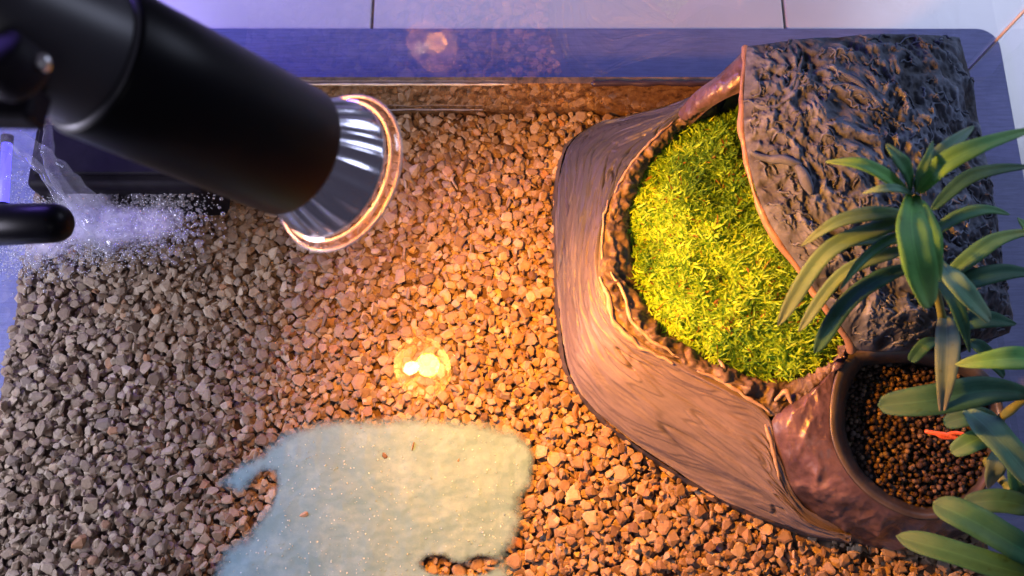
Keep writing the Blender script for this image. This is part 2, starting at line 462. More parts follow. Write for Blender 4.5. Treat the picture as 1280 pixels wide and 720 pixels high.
# pick the 300 that show largest
def proj(P):
    rel = P - np.array([0, 0, HC]); dep = rel[:, 1] * sa - rel[:, 2] * ca; u = rel[:, 1] * ca + rel[:, 2] * sa
    return 640 + FPX * rel[:, 0] / dep, 360 - FPX * u / dep, dep
px, py, dep = proj(chips[:, :3])
vis = (px > 30) & (px < 1180) & (py > 150) & (py < 710) & ~((px < 500) & (py < 300 + 0 * px))
vis &= ~((px < 260) & (py < 345))
score = np.where(vis & (chips[:, 2] > 0.0004), chips[:, 3] / dep, 0)
order = np.argsort(-score); pick = order[:300]; rest = np.ones(len(chips), bool); rest[pick] = False
tme = []
for i, (tv_, tf_) in enumerate(TEMPL):
    me = bpy.data.meshes.new('gravel_stone'); me.from_pydata(tv_.tolist(), [], tf_.tolist()); me.materials.append(M_chip_o); me.shade_flat(); tme.append(me)
RM = rotmats(chips[:, 4], chips[:, 5], chips[:, 6])
for i in pick:
    o = bpy.data.objects.new('gravel_stone', tme[int(chips[i, 7])]); COL.objects.link(o)
    mm = Matrix(RM[i].tolist()).to_4x4(); s = chips[i, 3]
    o.matrix_local = Matrix.Translation(chips[i, :3].tolist()) @ mm @ Matrix.Diagonal((s, s, s, 1))
    o.parent = bed
stops = np.array([s[0] for s in CHIP]); scol = np.array([s[1] for s in CHIP])
vs, fs, cs, off = [], [], [], 0
for k in range(24):
    idx = np.where(rest & (chips[:, 7] == k))[0]
    if not len(idx): continue
    tv_, tf_ = TEMPL[k]; n = len(idx)
    P = np.einsum('nij,vj->nvi', RM[idx], tv_) * chips[idx, 3][:, None, None] + chips[idx, None, :3]
    vs.append(P.reshape(-1, 3)); fs.append((tf_[None] + (np.arange(n) * len(tv_))[:, None, None] + off).reshape(-1, 3))
    u = rng.random(n); c = np.stack([np.interp(u, stops, scol[:, q]) for q in range(3)], 1) * rng.uniform(0.85, 1.1, (n, 1))
    cs.append(np.repeat(c, len(tv_), 0)); off += n * len(tv_)
gm = np_mesh('loose_gravel', np.vstack(vs), np.vstack(fs), M_chip_s, bed, False, np.vstack(cs)); tag(gm, kind='stuff')

# ------------------------------------------------------------------ white glare patch: bright water reflection painted as a pale layer
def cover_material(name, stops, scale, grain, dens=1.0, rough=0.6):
    """speckled layer over what is below; 'cover' says how thickly, speck by speck"""
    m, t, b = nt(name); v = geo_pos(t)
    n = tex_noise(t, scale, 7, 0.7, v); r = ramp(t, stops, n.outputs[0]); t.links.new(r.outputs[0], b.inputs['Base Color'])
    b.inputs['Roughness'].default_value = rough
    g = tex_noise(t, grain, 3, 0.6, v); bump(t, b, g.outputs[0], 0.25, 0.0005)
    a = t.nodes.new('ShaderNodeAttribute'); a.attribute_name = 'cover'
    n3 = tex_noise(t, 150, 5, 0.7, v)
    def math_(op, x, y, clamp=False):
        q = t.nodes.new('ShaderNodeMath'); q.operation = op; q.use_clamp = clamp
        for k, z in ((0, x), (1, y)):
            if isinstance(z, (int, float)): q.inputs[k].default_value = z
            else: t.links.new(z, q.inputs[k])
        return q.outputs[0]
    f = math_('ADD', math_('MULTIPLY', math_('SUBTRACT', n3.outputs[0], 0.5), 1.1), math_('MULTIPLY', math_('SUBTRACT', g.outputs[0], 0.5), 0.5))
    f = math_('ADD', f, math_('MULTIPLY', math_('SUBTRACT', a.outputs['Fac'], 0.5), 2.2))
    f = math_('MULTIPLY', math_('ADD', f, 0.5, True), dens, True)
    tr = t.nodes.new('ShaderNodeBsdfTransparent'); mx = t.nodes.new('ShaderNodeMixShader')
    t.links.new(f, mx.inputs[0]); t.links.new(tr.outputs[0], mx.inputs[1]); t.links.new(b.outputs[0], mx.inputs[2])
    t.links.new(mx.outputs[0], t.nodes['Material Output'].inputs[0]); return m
def cover_patch(name, x0, x1, y0, y1, nx, ny, zf, cf, mat):
    V, C = [], []
    for i in range(nx):
        for j in range(ny):
            x, y = x0 + (x1 - x0) * i / (nx - 1), y0 + (y1 - y0) * j / (ny - 1); V.append((x, y, zf(x, y))); C.append(cf(x, y))
    C = np.clip(np.array(C), 0, 1); F = [f for f in grid_faces(nx, ny) if max(C[list(f)]) > .02]
    o = mesh_obj(name, V, F, mat); a = o.data.attributes.new('cover', 'FLOAT', 'POINT'); a.data.foreach_set('value', C.astype(np.float32)); return o
M_glare = cover_material('water_glare_layer', [(0.3, (0.112, 0.258, 0.335)), (0.5, (0.138, 0.295, 0.375)), (0.72, (0.215, 0.39, 0.46))], 60, 700, 0.97)
xs = [p.x for p in glare_poly]; ys = [p.y for p in glare_poly]
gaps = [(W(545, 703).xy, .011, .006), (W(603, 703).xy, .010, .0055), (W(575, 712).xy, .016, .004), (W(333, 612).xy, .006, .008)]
def glare_cover(x, y):
    w_ = .0025 * noise.noise((x * 90, y * 90, 1)); d = float(dist_poly(np.array([x + w_]), np.array([y]), glare_poly)[0])
    if not pip(x + w_, y, glare_poly): d = -d
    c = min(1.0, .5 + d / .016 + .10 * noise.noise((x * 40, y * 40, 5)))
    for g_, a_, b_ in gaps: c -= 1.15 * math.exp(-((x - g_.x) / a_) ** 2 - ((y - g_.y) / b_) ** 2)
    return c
glare = cover_patch('water_glare', min(xs) - .012, max(xs) + .012, max(min(ys), YF + .004), max(ys) + .012, 150, 120,
                   lambda x, y: .0042 + .0010 * noise.noise((x * 60, y * 60, 4)) + .0004 * noise.noise((x * 240, y * 240, 5)), glare_cover, M_glare)
tag(glare, 'irregular patch of pale greenish white water glare painted over the brown gravel', 'glare', kind='stuff')
me_ = glare.data; cv = np.zeros(len(me_.vertices), dtype=np.float32); me_.attributes['cover'].data.foreach_get('value', cv)
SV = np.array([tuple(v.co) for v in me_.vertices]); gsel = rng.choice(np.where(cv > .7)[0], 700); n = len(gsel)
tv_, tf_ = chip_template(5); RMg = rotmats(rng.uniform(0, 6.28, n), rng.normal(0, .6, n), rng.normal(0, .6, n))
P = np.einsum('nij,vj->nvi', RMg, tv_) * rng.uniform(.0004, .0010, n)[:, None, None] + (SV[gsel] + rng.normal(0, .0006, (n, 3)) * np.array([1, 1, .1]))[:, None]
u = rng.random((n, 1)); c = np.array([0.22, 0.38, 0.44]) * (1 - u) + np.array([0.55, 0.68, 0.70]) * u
def sparkle_material():
    m, t, b = nt('glare_sparkle'); a = t.nodes.new('ShaderNodeAttribute'); a.attribute_name = 'tint'
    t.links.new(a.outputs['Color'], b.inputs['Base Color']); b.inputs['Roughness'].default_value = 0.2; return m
g = np_mesh('glare_sparkles', P.reshape(-1, 3), (tf_[None] + (np.arange(n) * len(tv_))[:, None, None]).reshape(-1, 3), sparkle_material(), glare, False, np.repeat(c, len(tv_), 0))  # tiny pale specks painting the sparkle of the reflection
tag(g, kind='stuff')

# ------------------------------------------------------------------ resin platform
plat = empty('basking_platform', W(960, 420, 0), 'grey brown resin basking platform with wood grain ramp, mossy tray, bark roof and planting bowl', 'platform')
def resin_material(name, stops, scale, rough, lines=None, coat=0.25):
    m, t, b = nt(name); v = geo_pos(t)
    n = tex_noise(t, scale, 8, 0.65, v, 0.4); r = ramp(t, stops, n.outputs[0]); col = r.outputs[0]
    at = t.nodes.new('ShaderNodeAttribute'); at.attribute_name = 'tint'
    col = mixc(t, col, at.outputs['Color'], 1.0, 'MULTIPLY')
    if lines:
        uv = t.nodes.new('ShaderNodeUVMap'); mp = t.nodes.new('ShaderNodeMapping'); mp.inputs['Scale'].default_value = lines
        t.links.new(uv.outputs[0], mp.inputs[0]); n2 = tex_noise(t, 1.0, 5, 0.6, mp.outputs[0], 0.8)
        r2 = ramp(t, [(0.30, (0.80, 0.79, 0.79)), (0.5, (1, 1, 1)), (0.68, (1.08, 1.07, 1.05))], n2.outputs[0])
        col = mixc(t, col, r2.outputs[0], 1, 'MULTIPLY'); bump(t, b, n2.outputs[0], 0.10, 0.0010)
    else:
        n2 = tex_noise(t, scale * 5, 8, 0.7, v); bump(t, b, n2.outputs[0], 0.45, 0.0010)
    t.links.new(col, b.inputs['Base Color']); b.inputs['Roughness'].default_value = rough
    b.inputs['Coat Weight'].default_value = coat; b.inputs['Coat Roughness'].default_value = 0.25
    return m
M_ramp = resin_material('painted_wood_grain_resin', [(0.3, (0.072, 0.072, 0.090)), (0.55, (0.112, 0.110, 0.132)), (0.75, (0.165, 0.155, 0.175))], 14, 0.55, (4, 12, 1), 0.12)
M_rock = resin_material('painted_rock_resin', [(0.3, (0.035, 0.030, 0.031)), (0.5, (0.085, 0.070, 0.068)), (0.72, (0.23, 0.19, 0.17))], 75, 0.58, None, 0.05)
M_bark = resin_material('painted_bark_resin', [(0.28, (0.018, 0.026, 0.045)), (0.5, (0.041, 0.056, 0.090)), (0.75, (0.095, 0.120, 0.175))], 60, 0.78, None, 0.0)
M_arch = resin_material('painted_arch_resin', [(0.3, (0.045, 0.032, 0.044)), (0.55, (0.105, 0.075, 0.092)), (0.78, (0.21, 0.155, 0.16))], 55, 0.32, None, 0.4)
M_lip = resin_material('pink_lit_lip_resin', [(0.3, (0.20, 0.125, 0.10)), (0.7, (0.36, 0.25, 0.20))], 90, 0.4)
M_bowl = resin_material('painted_bowl_resin', [(0.3, (0.030, 0.029, 0.034)), (0.7, (0.065, 0.062, 0.070))], 40, 0.35)

def tinted(o, cols, uvs=None):
    me = o.data; a = me.color_attributes.new('tint', 'FLOAT_COLOR', 'POINT')
    c = np.ones((len(me.vertices), 4), dtype=np.float32); c[:, :3] = cols; a.data.foreach_set('color', c.ravel())
    if uvs is not None:
        l = me.uv_layers.new(name='UVMap'); vi = np.zeros(len(me.loops), dtype=np.int32); me.loops.foreach_get('vertex_index', vi)
        l.data.foreach_set('uv', np.asarray(uvs, dtype=np.float32)[vi].ravel())
def loft(name, lines, nu, nv, mat, disp=None, profile=None, parent=plat):
    """lines: polylines of (px,py,z) with equal counts; rows run along them; disp(s,t,p)->(height, tint)"""
    rows = [cr([q if isinstance(q, Vector) else W(*q) for q in L], nu) for L in lines]; G = []
    for i in range(nu):
        G.append(cr([r[i] for r in rows], nv) if len(rows) > 2 else [rows[0][i].lerp(rows[1][i], j / (nv - 1)) for j in range(nv)])
    V, C, U = [], [], []
    for i in range(nu):
        for j in range(nv):
            s, t = i / (nu - 1), j / (nv - 1); p = G[i][j]
            a = G[min(i + 1, nu - 1)][j] - G[max(i - 1, 0)][j]; b = G[i][min(j + 1, nv - 1)] - G[i][max(j - 1, 0)]
            n = a.cross(b)
            if n.length < 1e-12: n = Vector((0, 0, 1))
            n.normalize()
            if n.z < 0: n = -n
            h, c = disp(s, t, p) if disp else (0, (1, 1, 1))
            V.append(p + n * h); C.append(c); U.append((s, t))
    o = mesh_obj(name, V, grid_faces(nu, nv), mat); tinted(o, np.array(C), U); adopt(o, parent); return o

def inset(pts, k, z):
    c = (1010, 380); out = []
    for x, y in pts:
        dx, dy = c[0] - x, c[1] - y; d = math.hypot(dx, dy); out.append((x + dx / d * k, y + dy / d * k, z))
    return out
L_top = [(x, y, max(z_, zo)) for (x, y, z_), zo in zip(inset(OUT, 7, 0.010), OUTZ)]
L_base = [Vector((*W(*q).xy, -.006)) if zo > -.001 else W(*p, -.006) for p, q, zo in zip(OUT, L_top, OUTZ)]
L_skirt = [W(*q).lerp(b_, .45) for q, b_ in zip(L_top, L_base)]
L_in = [(893, 112, .062), (858, 140, .060), (826, 168, .058), (798, 195, .057), (774, 225, .056), (757, 275, .055), (750, 340, .055), (766, 392, .054), (805, 430, .053),
        (858, 458, .052), (915, 486, .050), (960, 520, .046), (974, 575, .038), (1002, 632, .022), (1062, 672, .006)]
def mid(A, B, f, dz):
    return [(a[0] + (b[0] - a[0]) * f, a[1] + (b[1] - a[1]) * f, a[2] + (b[2] - a[2]) * f + dz) for a, b in zip(A, B)]
def ramp_disp(s, t, p):
    wv = noise.noise((s * 6, t * 2, 1.5)) * 0.16 + noise.noise((s * 19, t * 3, 8.5)) * 0.03
    q = noise.noise((s * 7, (t + wv) * 10, 7.1)); q2 = noise.noise((s * 22, (t + wv) * 38, 3.1))
    gate = max(0, min(1, 0.5 + 2 * noise.noise((s * 6, t * 3, 11))))
    g = max(0, 1 - abs(q) * 15) ; g2 = max(0, 1 - abs(q2) * 6)
    h = -0.0020 * g * gate - 0.0002 * g2 + 0.0012 * noise.noise((s * 10, t * 4, 5)) + 0.0006 * noise.noise((s * 30, t * 14, 2))
    lay = (noise.noise((s * 4.5, (t + wv) * 5.0, 21)) + .3 * noise.noise((s * 14, (t + wv) * 12, 23))) * 5.0; fl = math.floor(lay); fr = lay - fl
    st_ = fl + min(1, max(0, (fr - .80) / .20)) ** 2; h += 0.0007 * st_
    lip_ = max(0, 1 - abs(fr - .88) / .10)
    # raised crest beside the tray
    cpos = 0.93 + 0.03 * noise.noise((s * 18, 0, 4)); cr_ = max(0, 1 - abs(t - cpos) / 0.035)
    h += 0.0022 * cr_ * max(0, 0.6 + noise.noise((s * 14, 3, 3)))
    k = 1 - 0.80 * g * gate - 0.12 * g2 - .22 * lip_ + 0.5 * cr_ * max(0, noise.noise((s * 14, 3, 3)) + .25)
    b0 = min(1, max(0, (s - .30 + .08 * noise.noise((s * 9, t * 5, 31))) / .28)); b0 = b0 * b0 * (3 - 2 * b0)   # violet shade at back, warm lamp light in front, put into the tint
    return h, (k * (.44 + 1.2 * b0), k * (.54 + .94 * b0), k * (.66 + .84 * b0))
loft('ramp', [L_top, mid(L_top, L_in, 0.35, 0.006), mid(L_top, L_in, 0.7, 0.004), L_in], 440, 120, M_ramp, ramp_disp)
def side_disp(s, t, p):
    k = 0.62 + 0.2 * noise.noise((s * 60, t * 2, 1)); return 0.0008 * noise.noise((s * 90, t * 3, 2)), (k, k, k * 1.03)
loft('ramp_edge', [L_base, L_skirt, L_top], 260, 8, M_ramp, side_disp)

MOSS_EDGE = [(900, 142), (866, 156), (838, 176), (812, 204), (798, 236), (790, 285), (795, 335), (815, 385), (846, 420), (892, 448), (940, 467), (985, 471), (1025, 458), (1050, 438), (1060, 425)]
L_rock_o = L_in[:12] + [(1004, 498, .052), (1036, 470, .056), (1063, 438, .058)]
L_rock_i = [(x, y, .038) for x, y in MOSS_EDGE]
def rock_disp(s, t, p):
    q = noise.ridged_multi_fractal((p.x * 55, p.y * 55, p.z * 40), 0.9, 2.1, 5, 1.0, 2.0)
    f = noise.noise((p.x * 130, p.y * 130, 4)); e = math.sin(math.pi * min(1, max(0, t)))
    q2 = noise.ridged_multi_fractal((p.x * 120, p.y * 120, p.z * 90 + 4), 0.9, 2.1, 4, 1.0, 2.0)
    h = e * (0.0050 * (q - 1.0) + 0.0030 * (q2 - 1) + 0.0012 * f); k = 0.35 + 0.35 * q + 0.35 * q2 + 0.2 * f
    return h, (k, k * .98, k * .95)
loft('rock_rim', [L_rock_o, mid(L_rock_o, L_rock_i, 0.45, 0.006), L_rock_i], 360, 34, M_rock, rock_disp)

def highlight_ridge(pts, r):
    n = 50; P = cr([W(*p) for p in pts], n)
    rr = [r * (.25 + math.sin(math.pi * (i + .5) / n) ** .5 * (.8 + .8 * noise.noise((P[i].x * 170, P[i].y * 170, 3)))) for i in range(n)]
    P = [p + Vector((noise.noise((p.x * 130, p.y * 130, 2)), noise.noise((p.x * 130, p.y * 130, 5)), 0)) * .0016 for p in P]
    V, F = tube(P, [max(q, .0002) for q in rr], 8); o = mesh_obj('ridge_highlight', V, F, M_highlight); tinted(o, np.ones((len(V), 3))); adopt(o, plat)
M_highlight = resin_material('cream_highlight', [(.3, (.26, .19, .15)), (.7, (.52, .42, .33))], 120, .3)  # cream tone stands for lamp highlights painted along the ridges
highlight_ridge([(749, 345, .0565), (760, 372, .0565), (766, 398, .0560), (784, 421, .0555), (812, 440, .0545), (842, 455, .0540)], .0016)
highlight_ridge([(763, 340, .057), (778, 363, .057), (786, 393, .0565), (802, 415, .056), (824, 432, .055), (850, 446, .053)], .0011)
highlight_ridge([(872, 462, .0535), (905, 478, .053), (938, 500, .051), (962, 516, .049)], .0012)
highlight_ridge([(899, 448, .048), (904, 462, .051), (908, 482, .0525)], .0010)
highlight_ridge([(958, 532, .0465), (966, 560, .0425), (973, 600, .0345)], .0013)
highlight_ridge([(760, 250, .057), (752, 290, .0565), (752, 325, .056)], .0008)
highlight_ridge([(842, 152, .060), (812, 178, .059), (784, 212, .058), (768, 240, .0575)], .0008)
highlight_ridge([(968, 500, .051), (985, 490, .053), (990, 505, .051)], .0014)

# column between ramp and planting bowl
RIM = [(1063, 438, .058), (1046, 462, .060), (1037, 505, .060), (1040, 552, .059), (1062, 596, .057), (1100, 630, .053), (1150, 650, .049), (1195, 642, .047), (1232, 610, .047)]
L_ridge = [(1063, 438, .058), (1018, 486, .054), (966, 524, .046), (975, 575, .038), (1004, 634, .020), (1064, 678, -.002), (1135, 690, -.004), (1200, 672, -.004), (1262, 625, -.004)]
def col_disp(s, t, p):
    q = noise.ridged_multi_fractal((p.x * 40, p.y * 26, p.z * 30), 0.9, 2.1, 4, 1.0, 2.0); e = math.sin(math.pi * t)
    k = 0.35 + 0.5 * q + .3 * noise.noise((p.x * 45, p.y * 45, 3)); return e * (0.0040 * (q - 1) + 0.0022 * noise.noise((p.x * 90, p.y * 90, 1))), (k, k * .95, k * .98)
loft('bowl_side', [L_ridge, mid(L_ridge, RIM, 0.5, 0.004), RIM], 260, 40, M_arch, col_disp)
# bowl: rim, inner wall, floor
bc = Vector((1146, 545, 0))
ring_px = RIM + [(1252, 560, .050), (1255, 510, .052), (1232, 465, .055), (1180, 442, .057), (1120, 434, .058)]
def ring(scale, z, n=96):
    P = ring_px + [ring_px[0]]
    return cr([W(bc.x + (p[0] - bc.x) * scale, bc.y + (p[1] - bc.y) * scale, p[2] + z) for p in P], n)
rings = [ring(1.0, -0.001), ring(0.982, 0.0016), ring(0.90, -0.0030), ring(0.84, -0.009), ring(0.80, -0.024), ring(0.6, -0.034), ring(0.05, -0.034)]
V = []; C = []
for k, r_ in enumerate(rings):
    for i, p in enumerate(r_):
        q = noise.noise((p.x * 120, p.y * 120, k)); V.append(p + Vector((0, 0, 0.0009 * q if k < 4 else 0)))
        kk = (1.9 if k == 1 else 1.0) * (1 + .3 * q); C.append((kk, kk, kk))
F = [(k * 96 + i, k * 96 + i + 1, (k + 1) * 96 + i + 1, (k + 1) * 96 + i) for k in range(len(rings) - 1) for i in range(95)]
o = mesh_obj('bowl', V, F, M_bowl); tinted(o, np.array(C)); adopt(o, plat)

# bark roof: Coons patch with crumpled relief
Lc = [(933, 58, .112), (930, 110, .116), (930, 165, .116), (941, 225, .113), (964, 283, .108), (998, 333, .101), (1036, 386, .092), (1060, 420, .080), (1067, 438, .070)]
Rc = [(1199, 47, .092), (1215, 105, .094), (1226, 165, .092), (1236, 225, .088), (1246, 285, .084), (1253, 335, .080), (1260, 375, .075), (1265, 398, .070), (1262, 416, .064)]
Bc = [(933, 58, .112), (1000, 50, .118), (1070, 45, .118), (1140, 44, .108), (1199, 47, .092)]
Fc = [(1067, 438, .070), (1112, 440, .072), (1155, 435, .072), (1210, 430, .068), (1262, 416, .064)]
NU, NV = 250, 290
bl, br = cr([W(*p) for p in Lc], NV), cr([W(*p) for p in Rc], NV)
bb, bf = cr([W(*p) for p in Bc], NU), cr([W(*p) for p in Fc], NU)
V, C = [], []
for i in range(NU):
    u = i / (NU - 1)
    for j in range(NV):
        v = j / (NV - 1)
        p = bl[j] * (1 - u) + br[j] * u + bb[i] * (1 - v) + bf[i] * v - (bl[0] * (1 - u) * (1 - v) + br[0] * u * (1 - v) + bl[-1] * (1 - u) * v + br[-1] * u * v)
        e = (4 * u * (1 - u)) ** .6 * (4 * v * (1 - v)) ** .5
        p = p + Vector((0, 0, 0.012 * e))
        wv = Vector((noise.noise((p.x * 30, p.y * 30, 1)), noise.noise((p.x * 30, p.y * 30, 7)), 0)) * 0.010
        a = p + wv; xr = a.x * .8 + a.y * .6; yr = -a.x * .6 + a.y * .8
        q = noise.ridged_multi_fractal((xr * 56, yr * 36, 2.2), 0.85, 2.15, 6, 1.0, 2.0)      # 0..~2
        f = noise.noise((a.x * 160, a.y * 120, 9)); bb_ = noise.noise((p.x * 18, p.y * 18, 3))
        edge = min(1, 14 * min(u, 1 - u, v, 1 - v) + .25)
        g_ = noise.ridged_multi_fractal((a.x * 95 + 3, a.y * 80, 6.1), 0.8, 2.1, 4, 1.0, 2.0)
        h = edge * (0.0036 * (q - 1.0) + 0.0024 * (g_ - 1) + 0.0010 * f + 0.004 * bb_)
        V.append(p + Vector((0, 0, h)))
        k = max(.30, 0.10 + 0.45 * q + .40 * g_ + .3 * f) ** 1.7 * 1.15; C.append((k, k * .985, k * .97))
top = V
nvt = len(V)
# right, back and front faces down towards the gravel
side = [(i, 0) for i in range(NU)] + [(NU - 1, j) for j in range(1, NV)]
F = grid_faces(NU, NV)
base = len(V); K = 9
for (i, j) in side:
    p = V[i * NV + j]; nrm = Vector((0, 1, 0)) if j == 0 else Vector((1, 0, 0))
    for k in range(1, K):
        f = k / (K - 1); z = p.z * (1 - f) - 0.004 * f
        q = noise.noise((p.x * 90, p.y * 90, z * 70))
        V.append(Vector((p.x, p.y, z)) + nrm * (0.004 * q * math.sin(math.pi * f) - 0.003 * f)); C.append((1 + .5 * q,) * 3)
idx = lambda n_, k: (side[n_][0] * NV + side[n_][1]) if k == 0 else base + n_ * (K - 1) + k - 1
for n_ in range(len(side) - 1):
    for k in range(K - 1): F.append((idx(n_, k), idx(n_, k + 1), idx(n_ + 1, k + 1), idx(n_ + 1, k)))
bark = mesh_obj('bark_roof', V, F, M_bark); tinted(bark, np.array(C))
bm = bmesh.new(); bm.from_mesh(bark.data); bmesh.ops.recalc_face_normals(bm, faces=bm.faces)
up = sum(f.normal.z for f in bm.faces)
if up < 0: bmesh.ops.reverse_faces(bm, faces=bm.faces)
bm.to_mesh(bark.data); bm.free(); bark.data.shade_smooth()
adopt(bark, plat)
m = bark.modifiers.new('thickness', 'SOLIDIFY'); m.thickness = 0.005; m.offset = -1
# lip along the cave mouth, its pinkish lit tone put into the colour
def lip(name, pts, r, mat, n=160):
    P = []; rr = []
    for i, p in enumerate(pts):
        q = noise.noise((p.x * 80, p.y * 80, 2)); P.append(p + Vector((-0.0006 + .0010 * q, 0, -0.002))); rr.append(r * (0.85 + .6 * noise.noise((p.x * 60, p.y * 60, 6))))
    V, F = tube(P, rr, 10); o = mesh_obj(name, V, F, mat); tinted(o, np.ones((len(V), 3))); adopt(o, plat); return o
lip('roof_lip', [Vector(top[j]) for j in range(0, NV, 2)], 0.0024, M_lip)
# extra bark folds on the roof
def fold(pts, r):
    P = cr([W(*p) for p in pts], 40); rr = [r * (0.35 + math.sin(math.pi * (i + .5) / 40) * (0.8 + .5 * noise.noise((P[i].x * 90, P[i].y * 90, 3)))) for i in range(40)]
    P = [p + Vector((.0012 * noise.noise((p.x * 120, p.y * 120, 2)), .0012 * noise.noise((p.x * 120, p.y * 120, 5)), -r * .3)) for p in P]
    V, F = tube(P, rr, 8); o = mesh_obj('bark_fold', V, F, M_bark); tinted(o, np.ones((len(V), 3)) * 1.9); adopt(o, plat)
fold([(938, 190, .122), (962, 198, .124), (985, 200, .127), (1002, 205, .128)], .0022)
fold([(995, 205, .128), (1006, 222, .127), (1014, 242, .126)], .0026)
fold([(935, 125, .122), (955, 135, .124), (980, 130, .127), (995, 115, .128)], .0014)
fold([(1002, 70, .126), (996, 105, .128), (985, 140, .127)], .0014)
fold([(1040, 85, .130), (1075, 105, .131), (1105, 135, .130)], .0015)
fold([(1075, 400, .090), (1100, 385, .095), (1140, 378, .097), (1170, 392, .092)], .0017)
fold([(1085, 425, .082), (1120, 405, .088), (1160, 402, .088)], .0015)

# flaky splinters of bark, too fine to pick apart
fv, ff, fcol = [], [], []
rf = random.Random(31)
for k in range(340):
    ii, jj = rf.randrange(8, NU - 8), rf.randrange(8, NV - 8); p0 = Vector(top[ii * NV + jj]); a0 = rf.gauss(-.9, .9); Ln = rf.uniform(.004, .014); pts_ = []
    for q in range(9):
        a0 += rf.gauss(0, .22); i2 = min(NU - 1, max(0, int(ii + q * Ln / 9 * math.cos(a0) / .00055))); j2 = min(NV - 1, max(0, int(jj + q * Ln / 9 * math.sin(a0) / .00075)))
        pts_.append(Vector(top[i2 * NV + j2]) + Vector((0, 0, .0006)))
    if any((pts_[q + 1] - pts_[q]).length < 1e-5 for q in range(8)): continue
    rr = [max(.00012, .0008 * math.sin(math.pi * (q + .5) / 9) * rf.uniform(.6, 1.3)) for q in range(9)]
    V_, F_ = tube(pts_, rr, 5); o0 = len(fv); fv += V_; ff += [tuple(x + o0 for x in f_) for f_ in F_]; fcol += [(rf.uniform(1.1, 2.6),) * 3] * len(V_)
fl_o = mesh_obj('bark_splinters', fv, ff, M_bark); tinted(fl_o, np.array(fcol)); adopt(fl_o, plat); tag(fl_o, kind='stuff')

# arch beside the cave mouth and the cave floor
A_o = [(846, 142, .058), (868, 116, .078), (900, 92, .097), (936, 57, .108)]
A_b = [Vector((*W(*q).xy, -.004)) for q in A_o]
A_i = [(862, 158, .050), (884, 138, .080), (906, 124, .094), (934, 112, .104)]
loft('arch', [A_o, mid(A_o, A_i, .5, .006), A_i], 90, 18, M_arch, col_disp)
loft('arch_back', [A_b, A_o], 60, 12, M_arch, side_disp)
cave = [W(x, y, 0.034) for x, y in MOSS_EDGE] + [W(1200, 430, .034), W(1225, 300, .034), W(1190, 110, .034), W(960, 100, .034)]
o = slab('tray', [(p.x, p.y) for p in cave], 0.0, 0.036, M_rock); tinted(o, np.ones((len(o.data.vertices), 3)) * .8); adopt(o, plat)

# ------------------------------------------------------------------ moss
MOSS_FULL = [(x, y) for x, y in MOSS_EDGE] + [(1085, 385), (1035, 330), (1000, 285), (975, 220), (968, 160), (945, 142)]
mp = [W(x, y, 0.046) for x, y in MOSS_FULL]
def moss_material():
    m, t, b = nt('dried_moss'); a = t.nodes.new('ShaderNodeAttribute'); a.attribute_name = 'tint'
    t.links.new(a.outputs['Color'], b.inputs['Base Color']); b.inputs['Roughness'].default_value = 0.7
    b.inputs['Specular IOR Level'].default_value = 0.2
    tl = t.nodes.new('ShaderNodeBsdfTranslucent'); t.links.new(a.outputs['Color'], tl.inputs[0])
    mx = t.nodes.new('ShaderNodeMixShader'); mx.inputs[0].default_value = 0.25
    t.links.new(b.outputs[0], mx.inputs[1]); t.links.new(tl.outputs[0], mx.inputs[2])
    t.links.new(mx.outputs[0], t.nodes['Material Output'].inputs[0]); return m
M_moss = moss_material()
mx_, my_ = [p.x for p in mp], [p.y for p in mp]
N = 52000
rx, ry = rng.uniform(min(mx_), max(mx_), N), rng.uniform(min(my_), max(my_), N)
inm = pip_np(rx, ry, mp); rx, ry = rx[inm], ry[inm]; n = len(rx)
dm = dist_poly(rx, ry, mp); jit = rng.normal(0, 1, (2, n)) * np.where(dm < .012, .0030, .0005); rx, ry = rx + jit[0], ry + jit[1]
hz = 0.040 + 0.016 * np.clip(dm / 0.03, 0, 1) ** .6 + np.array([0.0062 * noise.noise((a * 48, b * 48, 2)) + .0040 * noise.noise((a * 120, b * 120, 4)) for a, b in zip(rx, ry)])
hz += rng.uniform(-.004, .0012, n)
az = rng.uniform(0, 2 * np.pi, n); el = rng.normal(0.45, 0.45, n); ln = rng.uniform(.0025, .0085, n) * rng.uniform(.7, 1.25, n); wd = rng.uniform(.00035, .0008, n)
dirx = np.stack([np.cos(az) * np.cos(el), np.sin(az) * np.cos(el), np.sin(el)], 1)
sdv = np.stack([-np.sin(az), np.cos(az), rng.normal(0, .4, n)], 1); sdv /= np.linalg.norm(sdv, axis=1)[:, None]
P0 = np.stack([rx, ry, hz], 1); bend = rng.normal(0, .35, (n, 3)) * ln[:, None]; bend[:, 2] -= .2 * ln
P1 = P0 + dirx * (ln * .5)[:, None] + bend * .1; P2 = P0 + dirx * ln[:, None] + bend * .5
VV = np.stack([P0 - sdv * wd[:, None] * .7, P0 + sdv * wd[:, None] * .7, P1 - sdv * wd[:, None], P1 + sdv * wd[:, None], P2], 1).reshape(-1, 3)
tri = np.array([[0, 1, 3], [0, 3, 2], [2, 3, 4]]); TT = (tri[None] + (np.arange(n) * 5)[:, None, None]).reshape(-1, 3)
hue = np.array([noise.noise((a * 24, b * 24, 5)) + .6 * noise.noise((a * 90, b * 90, 6)) for a, b in zip(rx, ry)]) + rng.normal(0, .28, n)
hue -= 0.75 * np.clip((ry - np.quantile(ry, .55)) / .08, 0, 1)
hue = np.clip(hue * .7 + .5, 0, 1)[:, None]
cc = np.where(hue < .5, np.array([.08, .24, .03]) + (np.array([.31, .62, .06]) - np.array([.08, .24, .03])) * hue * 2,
              np.array([.31, .62, .06]) + (np.array([.52, .82, .11]) - np.array([.31, .62, .06])) * (hue - .5) * 2)
